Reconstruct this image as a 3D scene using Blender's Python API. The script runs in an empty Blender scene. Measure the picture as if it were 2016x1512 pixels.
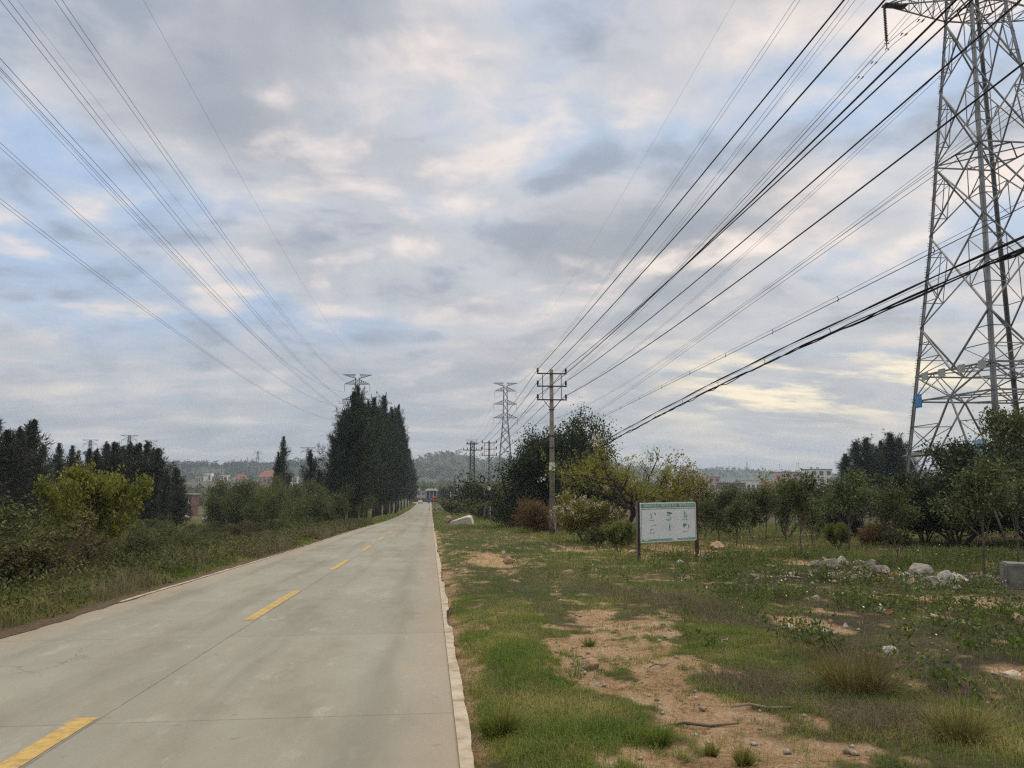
import bpy, bmesh, math, random
import numpy as np
from mathutils import Vector, Matrix
R = math.radians
sc = bpy.context.scene
COL = sc.collection

# ------------------------------------------------------------------ camera
F_PX = 1515.0
PITCH = math.atan(189 / 1515)
YAW = R(5.955)
CAM_Z = 1.65
cam_d = bpy.data.cameras.new("camera"); cam = bpy.data.objects.new("camera", cam_d); COL.objects.link(cam)
cam_d.sensor_width = 36.0; cam_d.lens = 36.0 * F_PX / 2016
cam_d.clip_start = 0.05; cam_d.clip_end = 12000
cam.location = (0, 0, CAM_Z); cam.rotation_euler = (R(90) + PITCH, 0, -YAW)
sc.camera = cam

# ------------------------------------------------------------------ exposure, world, sun
sc.view_settings.view_transform = 'Standard'; sc.view_settings.look = 'None'
sc.view_settings.exposure = 0.0; sc.view_settings.gamma = 1.0
sc.cycles.use_denoising = False; sc.cycles.use_adaptive_sampling = False; sc.cycles.pixel_filter_type = 'BLACKMAN_HARRIS'; sc.cycles.filter_width = 1.3
SUN_AZ, SUN_EL = R(52), R(38)        # azimuth clockwise from +Y (the road)
sun_d = bpy.data.lights.new("sun", 'SUN'); sun = bpy.data.objects.new("sun", sun_d); COL.objects.link(sun)
sun_d.energy = 1.4; sun_d.angle = R(40); sun_d.color = (1.0, 0.90, 0.74)
sd = Vector((math.sin(SUN_AZ) * math.cos(SUN_EL), math.cos(SUN_AZ) * math.cos(SUN_EL), math.sin(SUN_EL)))
sun.rotation_euler = sd.to_track_quat('Z', 'Y').to_euler()
sun.location = (0, 0, 60)

class NT:
    """small node-tree helper"""
    def __init__(s, tree): s.t = tree; s.n = tree.nodes; s.l = tree.links
    def new(s, kind, **kw):
        nd = s.n.new(kind)
        for k, v in kw.items(): setattr(nd, k, v)
        return nd
    def put(s, sock, v):
        if isinstance(v, bpy.types.NodeSocket): s.l.new(v, sock)
        elif v is not None:
            if sock.type == 'RGBA' and len(v) == 3: v = (*v, 1)
            sock.default_value = v
    def math(s, op, a, b=None, c=None, clamp=False):
        nd = s.new('ShaderNodeMath', operation=op, use_clamp=clamp)
        for i, v in enumerate((a, b, c)):
            if v is not None: s.put(nd.inputs[i], v)
        return nd.outputs[0]
    def vmath(s, op, a, b=None):
        nd = s.new('ShaderNodeVectorMath', operation=op); s.put(nd.inputs[0], a)
        if b is not None: s.put(nd.inputs[3 if op == 'SCALE' else 1], b)
        return nd.outputs['Value'] if op in ('DOT_PRODUCT', 'LENGTH') else nd.outputs[0]
    def mix(s, f, a, b, mode='MIX'):
        nd = s.new('ShaderNodeMix', data_type='RGBA', blend_type=mode)
        s.put(nd.inputs[0], f); s.put(nd.inputs[6], a); s.put(nd.inputs[7], b); return nd.outputs[2]
    def step(s, v, lo, hi, a=0.0, b=1.0):
        nd = s.new('ShaderNodeMapRange', interpolation_type='SMOOTHSTEP')
        s.put(nd.inputs[0], v); s.put(nd.inputs[1], lo); s.put(nd.inputs[2], hi); s.put(nd.inputs[3], a); s.put(nd.inputs[4], b)
        return nd.outputs[0]
    def noise(s, vec, scale, detail=4, rough=0.5, dist=0.0, col=False):
        nd = s.new('ShaderNodeTexNoise'); s.put(nd.inputs['Vector'], vec)
        nd.inputs['Scale'].default_value = scale; nd.inputs['Detail'].default_value = detail
        nd.inputs['Roughness'].default_value = rough; nd.inputs['Distortion'].default_value = dist
        return nd.outputs['Color' if col else 'Fac']
    def mapping(s, vec, scale=(1, 1, 1), loc=(0, 0, 0), rot=(0, 0, 0)):
        nd = s.new('ShaderNodeMapping'); s.put(nd.inputs[0], vec)
        nd.inputs['Scale'].default_value = scale; nd.inputs['Location'].default_value = loc; nd.inputs['Rotation'].default_value = rot
        return nd.outputs[0]
    def ramp(s, f, stops):
        nd = s.new('ShaderNodeValToRGB'); s.put(nd.inputs[0], f); e = nd.color_ramp.elements
        while len(e) < len(stops): e.new(0.5)
        for el, (p, c) in zip(e, stops): el.position = p; el.color = (*c, 1)
        return nd.outputs[0]
    def sep(s, vec):
        nd = s.new('ShaderNodeSeparateXYZ'); s.put(nd.inputs[0], vec); return nd.outputs
    def comb(s, x, y, z):
        nd = s.new('ShaderNodeCombineXYZ')
        for i, v in enumerate((x, y, z)): s.put(nd.inputs[i], v)
        return nd.outputs[0]

def view_dir(px, py):
    r, v = px - 1008, 756 - py
    f = F_PX * math.cos(PITCH) - v * math.sin(PITCH); z = F_PX * math.sin(PITCH) + v * math.cos(PITCH)
    return Vector((r * math.cos(YAW) + f * math.sin(YAW), -r * math.sin(YAW) + f * math.cos(YAW), z))

def build_world():
    w = bpy.data.worlds.new("World"); sc.world = w; w.use_nodes = True
    n = NT(w.node_tree); n.n.clear()
    out = n.new('ShaderNodeOutputWorld'); bg = n.new('ShaderNodeBackground'); n.l.new(bg.outputs[0], out.inputs[0])
    sky = n.new('ShaderNodeTexSky', sky_type='NISHITA'); sky.sun_disc = False
    sky.sun_elevation = SUN_EL; sky.sun_rotation = SUN_AZ; sky.altitude = 50; sky.air_density = 1.0; sky.dust_density = 1.5
    g = n.new('ShaderNodeTexCoord').outputs['Generated']
    d = n.vmath('NORMALIZE', g); x, y, z = n.sep(d)
    zc = n.math('MAXIMUM', z, 0.0)
    inv = n.math('DIVIDE', 1.0, n.math('ADD', zc, 0.20))
    p = n.comb(n.math('MULTIPLY', x, inv), n.math('MULTIPLY', y, inv), 0.0)
    warp = n.noise(p, 1.6, 3, 0.5, col=True)
    pw = n.vmath('ADD', p, n.vmath('SCALE', n.vmath('SUBTRACT', warp, (0.5, 0.5, 0.5)), 0.30))
    dens = lambda off: n.noise(n.mapping(pw, (2.05, 2.05, 1), (7.9 + off[0], 3.6 + off[1], 0)), 1.0, 7, 0.52)
    d1, d2 = dens((0, 0)), dens((0.17, 0.14))
    big = n.noise(n.mapping(pw, (0.8, 0.8, 1), (3.1, 1.7, 0)), 1.0, 3, 0.5)
    for px, py, amt, tight in ((1330, 120, -.10, .90), (60, 110, -.07, .93), (500, 120, .08, .93), (900, 270, .05, .95), (1150, 420, .05, .95), (720, 290, -.09, .985)):
        big = n.math('ADD', big, n.math('MULTIPLY', n.step(n.vmath('DOT_PRODUCT', d, tuple(view_dir(px, py).normalized())), tight, 1.0), amt))
    val = n.math('ADD', n.math('MULTIPLY', big, 0.62), n.math('MULTIPLY', d1, 0.62))
    # thin to thick: blue gaps, bright puffs, grey lavender bellies
    cl = n.ramp(n.step(val, 0.425, 0.80), [(0.0, (0.43, 0.56, 0.77)), (0.22, (0.50, 0.575, 0.70)), (0.40, (0.58, 0.605, 0.66)), (0.60, (0.54, 0.555, 0.60)), (1.0, (0.35, 0.38, 0.435))])
    lit = n.math('MULTIPLY', n.math('SUBTRACT', d1, d2), 2.6)
    cl = n.mix(n.step(lit, -0.03, 0.47), cl, (0.89, 0.80, 0.75)); cl = n.mix(n.step(lit, 0.02, -0.40, 0.0, 0.8), cl, (0.31, 0.355, 0.43))
    c = n.mix(0.06, cl, n.vmath('SCALE', sky.outputs[0], 0.085))
    # greyer, flatter bank low over the horizon
    low = n.step(zc, 0.03, 0.30, 1.0, 0.0)
    lowband = n.ramp(n.noise(n.mapping(p, (1.1, 2.2, 1), (2.0, 9.0, 0)), 1.0, 6, 0.58), [(0.35, (0.36, 0.405, 0.465)), (0.52, (0.45, 0.48, 0.525)), (0.68, (0.66, 0.625, 0.60))])
    c = n.mix(n.math('MULTIPLY', low, 0.80), c, lowband)
    # the evening light breaking through low in the west (right of the road)
    gd = view_dir(1640, 775).normalized()
    near = n.step(n.vmath('DOT_PRODUCT', d, tuple(gd)), 0.968, 0.999)
    band = n.math('MULTIPLY', n.step(zc, 0.05, 0.10), n.step(zc, 0.12, 0.20, 1.0, 0.0))
    gl = n.noise(n.mapping(p, (1.1, 2.2, 1), (4.2, 0.4, 0), (0, 0, R(-35))), 1.5, 6, 0.6)
    gm2 = n.math('MULTIPLY', n.math('MULTIPLY', near, band), n.step(gl, 0.46, 0.62))
    c = n.mix(n.math('MULTIPLY', gm2, 0.85), c, (1.02, 0.91, 0.68))
    wide = n.step(n.vmath('DOT_PRODUCT', d, tuple(view_dir(1700, 800).normalized())), 0.80, 1.0)
    c = n.mix(n.math('MULTIPLY', wide, 0.35), c, n.mix(1.0, c, (1.24, 1.14, 1.0), 'MULTIPLY'))
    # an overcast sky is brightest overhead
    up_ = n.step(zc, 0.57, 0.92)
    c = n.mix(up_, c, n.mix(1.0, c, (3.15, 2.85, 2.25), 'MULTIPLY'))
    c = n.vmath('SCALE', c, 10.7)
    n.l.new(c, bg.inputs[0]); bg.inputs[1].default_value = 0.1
build_world()

# ------------------------------------------------------------------ mesh helpers
rng = np.random.default_rng(7)
def norm(a): return a / np.maximum(np.linalg.norm(a, axis=-1, keepdims=True), 1e-9)

def raw_mesh(name, verts, faces, k, mat=None, smooth=False):
    """numpy arrays to a mesh; every face has k corners"""
    me = bpy.data.meshes.new(name)
    v = np.asarray(verts, np.float32).reshape(-1, 3); f = np.asarray(faces, np.int32).reshape(-1, k)
    me.vertices.add(len(v)); me.vertices.foreach_set('co', v.ravel())
    me.loops.add(f.size); me.loops.foreach_set('vertex_index', f.ravel())
    me.polygons.add(len(f)); me.polygons.foreach_set('loop_start', np.arange(0, f.size, k, dtype=np.int32))
    if smooth: me.polygons.foreach_set('use_smooth', np.ones(len(f), bool))
    me.update(calc_edges=True)
    if mat: me.materials.append(mat)
    return me

class MB:
    """collects quads and triangles into one mesh"""
    def __init__(s): s.v = []; s.f = []; s.n = 0
    def add(s, v, f):
        v = [tuple(p) for p in v]; s.v += v; s.f += [tuple(i + s.n for i in q) for q in f]; s.n += len(v)
    def box(s, c, size, rot=None):
        c = Vector(c); hx, hy, hz = (q / 2 for q in size)
        pts = [Vector((sx * hx, sy * hy, sz * hz)) for sz in (-1, 1) for sy in (-1, 1) for sx in (-1, 1)]
        if rot is not None: pts = [rot @ p for p in pts]
        s.add([p + c for p in pts], [(0, 2, 3, 1), (4, 5, 7, 6), (0, 1, 5, 4), (2, 6, 7, 3), (0, 4, 6, 2), (1, 3, 7, 5)])
    def bar(s, a, b, w, h=None, up=(0, 0, 1)):
        a, b = Vector(a), Vector(b); h = h or w
        d = (b - a).normalized(); u = Vector(up)
        if abs(d.dot(u)) > 0.98: u = Vector((1, 0, 0))
        x = d.cross(u).normalized(); y = x.cross(d)
        o = [x * (sx * w / 2) + y * (sy * h / 2) for sx, sy in ((-1, -1), (1, -1), (1, 1), (-1, 1))]
        s.add([a + q for q in o] + [b + q for q in o], [(3, 2, 1, 0), (4, 5, 6, 7)] + [(i, (i + 1) % 4, (i + 1) % 4 + 4, i + 4) for i in range(4)])
    def angle(s, a, b, w, t, din):
        """steel angle section: two thin plates meeting at the corner line a-b, opening along the two vectors in din"""
        a, b = Vector(a), Vector(b)
        for k, dv in enumerate(din):
            dv = Vector(dv); o = Vector(din[1 - k]) * t
            off = Vector((0, 0, 0)) if k == 0 else Vector(din[0]) * t
            p = [a + off, a + off + dv * w, a + off + dv * w + o, a + off + o]
            q = [x + (b - a) for x in p]
            s.add(p + q, [(3, 2, 1, 0), (4, 5, 6, 7)] + [(i, (i + 1) % 4, (i + 1) % 4 + 4, i + 4) for i in range(4)])
    def tube(s, pts, rad, sides=6, cap=True):
        pts = [Vector(p) for p in pts]
        if not hasattr(rad, '__len__'): rad = [rad] * len(pts)
        vs = []; ref = None
        for i, p in enumerate(pts):
            d = (pts[min(i + 1, len(pts) - 1)] - pts[max(i - 1, 0)])
            d = d.normalized() if d.length > 1e-9 else Vector((0, 0, 1))
            if ref is None: ref = Vector((0, 1, 0)) if abs(d.y) < 0.9 else Vector((1, 0, 0))
            x = (ref - d * ref.dot(d)).normalized(); y = d.cross(x); ref = x
            for k in range(sides):
                a = 2 * math.pi * k / sides
                vs.append(p + (x * math.cos(a) + y * math.sin(a)) * rad[i])
        fs = [(i * sides + k, i * sides + (k + 1) % sides, (i + 1) * sides + (k + 1) % sides, (i + 1) * sides + k) for i in range(len(pts) - 1) for k in range(sides)]
        if cap: fs += [tuple(range(sides - 1, -1, -1)), tuple((len(pts) - 1) * sides + k for k in range(sides))]
        s.add(vs, fs)
    def cyl(s, a, b, r, sides=10): s.tube([a, b], [r, r], sides)
    def mesh(s, name, mat=None, smooth=False, bevel=0.0):
        me = bpy.data.meshes.new(name); me.from_pydata(s.v, [], s.f)
        if bevel > 0:
            bm = bmesh.new(); bm.from_mesh(me)
            bmesh.ops.bevel(bm, geom=bm.edges[:], offset=bevel, segments=2, affect='EDGES'); bm.to_mesh(me); bm.free()
        if smooth: me.polygons.foreach_set('use_smooth', [True] * len(me.polygons))
        if mat: me.materials.append(mat)
        me.update(); return me
    def build(s, name, mat=None, parent=None, smooth=False, bevel=0.0): return link(name, s.mesh(name, mat, smooth, bevel), parent)

def link(name, data, parent=None):
    o = bpy.data.objects.new(name, data); COL.objects.link(o)
    if parent: o.parent = parent
    return o
def tag(o, label, cat, group=None):
    o['label'] = label; o['category'] = cat
    if group: o['group'] = group
    return o
def kind(o, k): o['kind'] = k; return o
def empty(name, loc, label, cat, group=None, rz=0.0, scale=None):
    o = bpy.data.objects.new(name, None); COL.objects.link(o); o.empty_display_size = 0.2
    o.location = loc; o.rotation_euler = (0, 0, rz)
    if scale: o.scale = scale
    return tag(o, label, cat, group)
def copy_tree(root, loc, rz, label, group=None, scale=None):
    def rec(o, par):
        c = o.copy(); COL.objects.link(c); c.parent = par
        for ch in o.children: rec(ch, c)
        return c
    c = rec(root, None); c.location = loc; c.rotation_euler = (root.rotation_euler.x, root.rotation_euler.y, rz); c['label'] = label
    if group: c['group'] = group
    if scale: c.scale = scale
    return c
ORD = ['nearest', 'second', 'third', 'fourth', 'fifth', 'sixth', 'seventh', 'eighth', 'ninth', 'tenth', 'eleventh', 'twelfth', 'thirteenth', 'fourteenth', 'fifteenth',
       'sixteenth', 'seventeenth', 'eighteenth', 'nineteenth', 'twentieth', 'twenty-first', 'twenty-second', 'twenty-third', 'twenty-fourth', 'twenty-fifth', 'twenty-sixth',
       'twenty-seventh', 'twenty-eighth', 'twenty-ninth', 'thirtieth', 'thirty-first', 'thirty-second', 'thirty-third', 'thirty-fourth', 'thirty-fifth', 'thirty-sixth']

# ------------------------------------------------------------------ noise and terrain
_perm = np.random.default_rng(3).random((256, 256))
def vnoise(x, y):
    x = np.asarray(x, float); y = np.asarray(y, float)
    xi = np.floor(x).astype(int); yi = np.floor(y).astype(int); u = x - xi; v = y - yi
    u = u * u * (3 - 2 * u); v = v * v * (3 - 2 * v)
    g = lambda a, b: _perm[a % 256, b % 256]
    return (g(xi, yi) * (1 - u) + g(xi + 1, yi) * u) * (1 - v) + (g(xi, yi + 1) * (1 - u) + g(xi + 1, yi + 1) * u) * v
def fbm(x, y, octs=4):
    s = 0; a = 0.5; t = 0
    for k in range(octs):
        s = s + a * vnoise(np.asarray(x) * 2 ** k + 17.3 * k, np.asarray(y) * 2 ** k + 9.1 * k); t += a; a *= 0.5
    return s / t
def sstep(v, lo, hi):
    t = np.clip((np.asarray(v, float) - lo) / (hi - lo), 0, 1); return t * t * (3 - 2 * t)

_PY = np.array([-60, 0, 30.4, 60, 99, 184, 260, 340, 430, 560, 700, 900, 1200, 2500, 6000.])
_PZ = np.array([2.2, 0, -1.13, -2.1, -3.5, -5.8, -7.25, -8.2, -8.6, -8.4, -7.5, -5, -2, 0, 0.])
def prof(y):
    y = np.asarray(y, float)
    sl = np.gradient(_PZ, _PY); sl[1] = -0.0372; sl[2] = -0.0365
    i = np.clip(np.searchsorted(_PY, y) - 1, 0, len(_PY) - 2)
    h = _PY[i + 1] - _PY[i]; t = np.clip((y - _PY[i]) / h, 0, 1)
    return (_PZ[i] * (1 + 2 * t) * (1 - t) ** 2 + sl[i] * h * t * (1 - t) ** 2 + _PZ[i + 1] * t * t * (3 - 2 * t) + sl[i + 1] * h * t * t * (t - 1))
RL, RR = -5.58, 0.21                                # road edges
def ground_z(x, y):
    x = np.asarray(x, float); y = np.asarray(y, float)
    right = sstep(x, RR + 0.05, RR + 0.8); left = sstep(-x, -RL + 0.1, -RL + 0.9)
    z = prof(y) - 0.09 + 0.08 * np.maximum(right, left)
    z = z - 0.75 * sstep(-x, 6.6, 14) * sstep(y, -20, 20)
    amp = np.maximum(right, left)
    z = z + amp * 0.10 * (fbm(x * 0.55, y * 0.55, 4) - 0.5) + amp * sstep(np.abs(x), 6, 30) * 0.8 * (fbm(x * 0.06 + 5, y * 0.06, 2) - 0.5)
    m = dirt_raw(x, y)
    return z - 0.035 * m * amp + amp * m * (0.09 * (fbm(x * 3.1, y * 2.2, 3) - 0.5) + 0.05 * (fbm(x * 9.0, y * 7.0, 2) - 0.5))

def pix_plane(px, py):
    """layout aid: where a sight line meets the near sloping plane of the verge"""
    d = view_dir(px, py); t = CAM_Z / (-0.0372 * d.y - d.z); return d.x * t, d.y * t
def at(px, Y):
    """layout aid: lateral position at distance Y for a bearing read off the photograph"""
    d = view_dir(px, 960); return d.x / d.y * Y
def zrow(py, px, Y):
    d = view_dir(px, py); return CAM_Z + d.z / d.y * Y

# bare earth on the right verge: (x, y, radius x, radius y, angle)
_D = []
for px, py, wx, wy in ((1330, 1475, 110, 34), (1450, 1500, 170, 40), (1215, 1240, 100, 24), (1160, 1330, 60, 24), (1190, 1290, 90, 40), (1195, 1222, 70, 26), (1160, 1258, 90, 22), (1250, 1262, 110, 18), (1175, 1300, 75, 22), (1290, 1322, 140, 30), (1210, 1345, 70, 26), (1330, 1370, 140, 30), (1390, 1420, 150, 40),
                       (1440, 1470, 170, 45), (1500, 1560, 200, 60), (1330, 1500, 60, 30), (960, 1098, 48, 16), (1000, 1110, 22, 12), (1150, 1082, 60, 7), (1260, 1092, 40, 10), (1330, 1080, 60, 12), (1880, 1182, 95, 14),
                       (2010, 1320, 60, 22), (1560, 1222, 55, 12), (1640, 1232, 50, 14), (1435, 1070, 40, 8), (1560, 1104, 60, 9)):
    x0, y0 = pix_plane(px, py); x1, _ = pix_plane(px + wx, py); _, y1 = pix_plane(px, py - wy); _, y2 = pix_plane(px, py + wy)
    _D.append((x0, y0, max(abs(x1 - x0), 0.08), max(abs(y1 - y2) / 2, 0.1)))
def dirt_raw(x, y):
    x = np.asarray(x, float); y = np.asarray(y, float); m = np.zeros(np.broadcast(x, y).shape)
    for a, b, rx, ry in _D: m = np.maximum(m, np.exp(-((x - a) / rx) ** 2 - ((y - b) / ry) ** 2))
    return m
def dirt(x, y):
    n = fbm(np.asarray(x) * 2.4 + 3, np.asarray(y) * 1.5, 5); n2 = fbm(np.asarray(x) * 7.0, np.asarray(y) * 5.0 + 8, 3)
    return sstep(dirt_raw(x, y) + (n - 0.5) * 1.9 + (n2 - 0.5) * 0.9, 0.24, 0.60)
def rough(x, y):
    """0..1, the weedy rubble-strewn part further right"""
    return sstep(np.asarray(x) - 2.6 - 0.16 * np.asarray(y) + 2.5 * (fbm(np.asarray(x) * 0.5 + 40, np.asarray(y) * 0.5, 3) - 0.5), -0.4, 1.2) * sstep(np.asarray(y), 5.5, 8)

# ------------------------------------------------------------------ materials
def material(name, rough=0.8, spec=0.3):
    m = bpy.data.materials.new(name); m.use_nodes = True; n = NT(m.node_tree)
    b = n.n['Principled BSDF']; b.inputs['Roughness'].default_value = rough; b.inputs['Specular IOR Level'].default_value = spec
    return m, n, b
def plain(name, col, rough=0.7, var=0.25, scale=6.0, metal=0.0, spec=0.3, bump=0.0, dark=None):
    m, n, b = material(name, rough, spec)
    co = n.new('ShaderNodeTexCoord').outputs['Object']
    a = n.noise(co, scale, 6, 0.6); dk = dark or tuple(c * (1 - var) for c in col); lt = tuple(min(1, c * (1 + var * 0.6)) for c in col)
    n.l.new(n.ramp(a, [(0.3, dk), (0.52, col), (0.72, lt)]), b.inputs['Base Color']); b.inputs['Metallic'].default_value = metal
    if bump:
        bp = n.new('ShaderNodeBump'); bp.inputs['Strength'].default_value = bump; bp.inputs['Distance'].default_value = 0.02
        n.l.new(n.noise(co, scale * 5, 6, 0.6), bp.inputs['Height']); n.l.new(bp.outputs[0], b.inputs['Normal'])
    return m
def leafmat(name, cols, transl=0.3, patch=0.5, patch_scale=0.5, gain=1.0):
    """leaf colour varies leaf by leaf, and clump by clump"""
    cols = [(min(.9, c[0] * gain * (1.06 if gain > 1 else 1)), min(.9, c[1] * gain), min(.9, c[2] * gain * (.92 if gain > 1 else 1))) for c in cols]
    m = bpy.data.materials.new(name); m.use_nodes = True; n = NT(m.node_tree); n.n.clear()
    out = n.new('ShaderNodeOutputMaterial')
    rnd = n.new('ShaderNodeNewGeometry').outputs['Random Per Island']
    pos = n.new('ShaderNodeTexCoord').outputs['Object']
    nz = n.noise(pos, patch_scale, 3, 0.6)
    oi = n.new('ShaderNodeObjectInfo').outputs['Random']
    f = n.math('ADD', n.math('MULTIPLY', rnd, 1 - patch), n.math('MULTIPLY', n.step(nz, 0.3, 0.7), patch))
    c = n.ramp(f, [(i / (len(cols) - 1) * 0.9 + 0.05, col) for i, col in enumerate(cols)])
    hs = n.new('ShaderNodeHueSaturation'); n.put(hs.inputs['Color'], c); n.put(hs.inputs['Value'], n.math('ADD', 0.82, n.math('MULTIPLY', oi, 0.36)))
    n.put(hs.inputs['Hue'], n.math('ADD', 0.488, n.math('MULTIPLY', oi, 0.024)))
    d = n.new('ShaderNodeBsdfPrincipled'); d.inputs['Roughness'].default_value = 0.55; d.inputs['Specular IOR Level'].default_value = 0.25
    t = n.new('ShaderNodeBsdfTranslucent'); mx = n.new('ShaderNodeMixShader'); mx.inputs[0].default_value = transl
    n.l.new(hs.outputs[0], d.inputs['Base Color']); n.l.new(hs.outputs[0], t.inputs['Color'])
    n.l.new(d.outputs[0], mx.inputs[1]); n.l.new(t.outputs[0], mx.inputs[2]); n.l.new(mx.outputs[0], out.inputs[0])
    return m

def ground_material():
    m, n, b = material('soil and turf', 0.95, 0.15)
    pos = n.new('ShaderNodeTexCoord').outputs['Object']
    at_ = n.new('ShaderNodeAttribute', attribute_name='dirt').outputs['Fac']; ar = n.new('ShaderNodeAttribute', attribute_name='rough').outputs['Fac']
    n1 = n.noise(pos, 0.7, 6, 0.6); n2 = n.noise(pos, 9.0, 6, 0.65); n3 = n.noise(pos, 0.045, 5, 0.6)
    turf = n.ramp(n2, [(0.3, (0.055, 0.050, 0.022)), (0.5, (0.115, 0.100, 0.045)), (0.7, (0.20, 0.165, 0.09))])
    turf = n.mix(n.step(n1, 0.4, 0.66), turf, n.ramp(n2, [(0.3, (0.07, 0.058, 0.035)), (0.7, (0.16, 0.125, 0.08))]))
    turf = n.mix(n.step(n3, 0.45, 0.65), turf, (0.055, 0.075, 0.028))
    weed = n.ramp(n2, [(0.3, (0.035, 0.028, 0.020)), (0.55, (0.075, 0.058, 0.040)), (0.75, (0.15, 0.12, 0.09))])
    c = n.mix(n.math('MULTIPLY', ar, n.step(n1, 0.32, 0.6)), turf, weed)
    s2 = n.noise(pos, 24.0, 8, 0.7)
    soil = n.ramp(n.math('ADD', n.math('MULTIPLY', s2, 0.6), n.math('MULTIPLY', n.noise(pos, 2.2, 5, 0.6), 0.4)),
                  [(0.36, (0.19, 0.112, 0.060)), (0.44, (0.42, 0.258, 0.138)), (0.52, (0.56, 0.37, 0.215)), (0.63, (0.67, 0.52, 0.365))])
    c = n.mix(at_, c, soil); n.l.new(c, b.inputs['Base Color'])
    bp = n.new('ShaderNodeBump'); bp.inputs['Strength'].default_value = 1.0; bp.inputs['Distance'].default_value = 0.06
    n.l.new(n.math('ADD', n.noise(pos, 14.0, 8, 0.7), n.noise(pos, 55.0, 4, 0.7)), bp.inputs['Height']); n.l.new(bp.outputs[0], b.inputs['Normal'])
    return m

def road_material():
    m, n, b = material('worn concrete', 0.82, 0.35)
    pos = n.new('ShaderNodeTexCoord').outputs['Object']; x, y, z = n.sep(pos)
    big = n.noise(n.mapping(pos, (0.55, 0.22, 1)), 1.0, 5, 0.55); med = n.noise(n.mapping(pos, (2.2, 0.8, 1)), 1.0, 6, 0.62); fin = n.noise(pos, 42.0, 5, 0.7)
    slab = n.new('ShaderNodeTexWhiteNoise', noise_dimensions='2D')
    n.put(slab.inputs['Vector'], n.comb(n.math('FLOOR', n.math('DIVIDE', n.math('ADD', x, 2.65), 3.0)), n.math('FLOOR', n.math('DIVIDE', n.math('SUBTRACT', y, 6.62), 4.2)), 0))
    c = n.ramp(n.math('ADD', n.math('MULTIPLY', big, 0.6), n.math('MULTIPLY', med, 0.4)), [(0.34, (0.222, 0.203, 0.158)), (0.46, (0.277, 0.258, 0.211)), (0.55, (0.293, 0.280, 0.237)), (0.68, (0.352, 0.325, 0.262))])
    sv = n.math('ADD', 0.93, n.math('MULTIPLY', slab.outputs[0], 0.12)); c = n.mix(1.0, c, n.comb(sv, sv, sv), 'MULTIPLY')
    # brown soil dragged on along both edges
    ed = n.math('MINIMUM', n.math('SUBTRACT', x, RL), n.math('SUBTRACT', RR, x))
    em = n.math('MULTIPLY', n.step(n.math('ADD', ed, n.math('MULTIPLY', med, -0.9)), -0.45, 0.35, 1.0, 0.0), 0.55)
    c = n.mix(em, c, (0.34, 0.265, 0.18))
    # pale scuffs, dark spots
    sc_ = n.noise(n.mapping(pos, (3.2, 1.1, 1), (4, 4, 0)), 1.0, 8, 0.7)
    c = n.mix(n.math('MULTIPLY', n.step(sc_, 0.56, 0.70), 0.5), c, (0.42, 0.405, 0.365))
    tr = n.math('ABSOLUTE', n.math('SUBTRACT', n.math('ABSOLUTE', n.math('SUBTRACT', n.math('ABSOLUTE', n.math('ADD', x, 2.65)), 1.42)), 0.75))
    c = n.mix(n.math('MULTIPLY', n.math('MULTIPLY', n.step(tr, 0.05, 0.38, 1.0, 0.0), n.step(n.noise(n.mapping(pos, (1.4, .12, 1), (9, 1, 0)), 1.0, 5, 0.6), 0.38, 0.62)), 0.55), c, (0.175, 0.163, 0.135))
    ck = n.new('ShaderNodeTexVoronoi', feature='DISTANCE_TO_EDGE'); n.put(ck.inputs['Vector'], n.vmath('ADD', pos, n.vmath('SCALE', n.noise(pos, 1.3, 5, 0.6, col=True), 1.2))); ck.inputs['Scale'].default_value = 0.16
    c = n.mix(n.math('MULTIPLY', n.math('MULTIPLY', n.step(ck.outputs['Distance'], 0.0006, 0.003, 1.0, 0.0), n.step(n.noise(pos, .25, 3, .5), .5, .6)), 0.6), c, (0.14, 0.125, 0.10))
    sp = n.noise(pos, 7.0, 3, 0.5); c = n.mix(n.math('MULTIPLY', n.step(sp, 0.70, 0.75), 0.55), c, (0.17, 0.165, 0.15))
    c = n.mix(n.math('MULTIPLY', n.step(fin, 0.4, 0.75), 0.34), c, (0.20, 0.19, 0.16))
    # wheel-darkened band near the middle seam
    seam = n.math('ABSOLUTE', n.math('ADD', x, 2.620)); wob = n.math('MULTIPLY', n.math('SUBTRACT', n.noise(pos, 5.0, 4, 0.6), 0.5), 0.03)
    c = n.mix(n.math('MULTIPLY', n.math('MULTIPLY', n.step(seam, 0.05, 0.5, 1.0, 0.0), n.step(med, 0.4, 0.6)), 0.4), c, (0.21, 0.205, 0.185))
    # sawn transverse joints and the middle seam
    fr = n.math('FRACT', n.math('ADD', n.math('DIVIDE', n.math('SUBTRACT', y, 6.62), 4.2), 0.5))
    jd = n.math('MULTIPLY', n.math('ABSOLUTE', n.math('SUBTRACT', fr, 0.5)), 4.2)
    jl = n.step(n.math('ADD', jd, n.math('MULTIPLY', n.math('ABSOLUTE', wob), 0.4)), 0.005, 0.016, 1.0, 0.0)
    sl = n.step(n.math('ADD', seam, wob), 0.005, 0.014, 1.0, 0.0)
    line = n.math('MAXIMUM', n.math('MULTIPLY', jl, 0.75), sl); c = n.mix(n.math('MULTIPLY', line, 0.62), c, (0.11, 0.10, 0.085))
    n.l.new(c, b.inputs['Base Color'])
    tine = n.math('MULTIPLY', n.math('SINE', n.math('MULTIPLY', n.math('ADD', y, n.math('MULTIPLY', wob, 0.4)), 300.0)), n.step(n.noise(pos, 1.1, 3, 0.5), 0.46, 0.6))
    bp = n.new('ShaderNodeBump'); bp.inputs['Strength'].default_value = 0.35; bp.inputs['Distance'].default_value = 0.006
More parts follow.
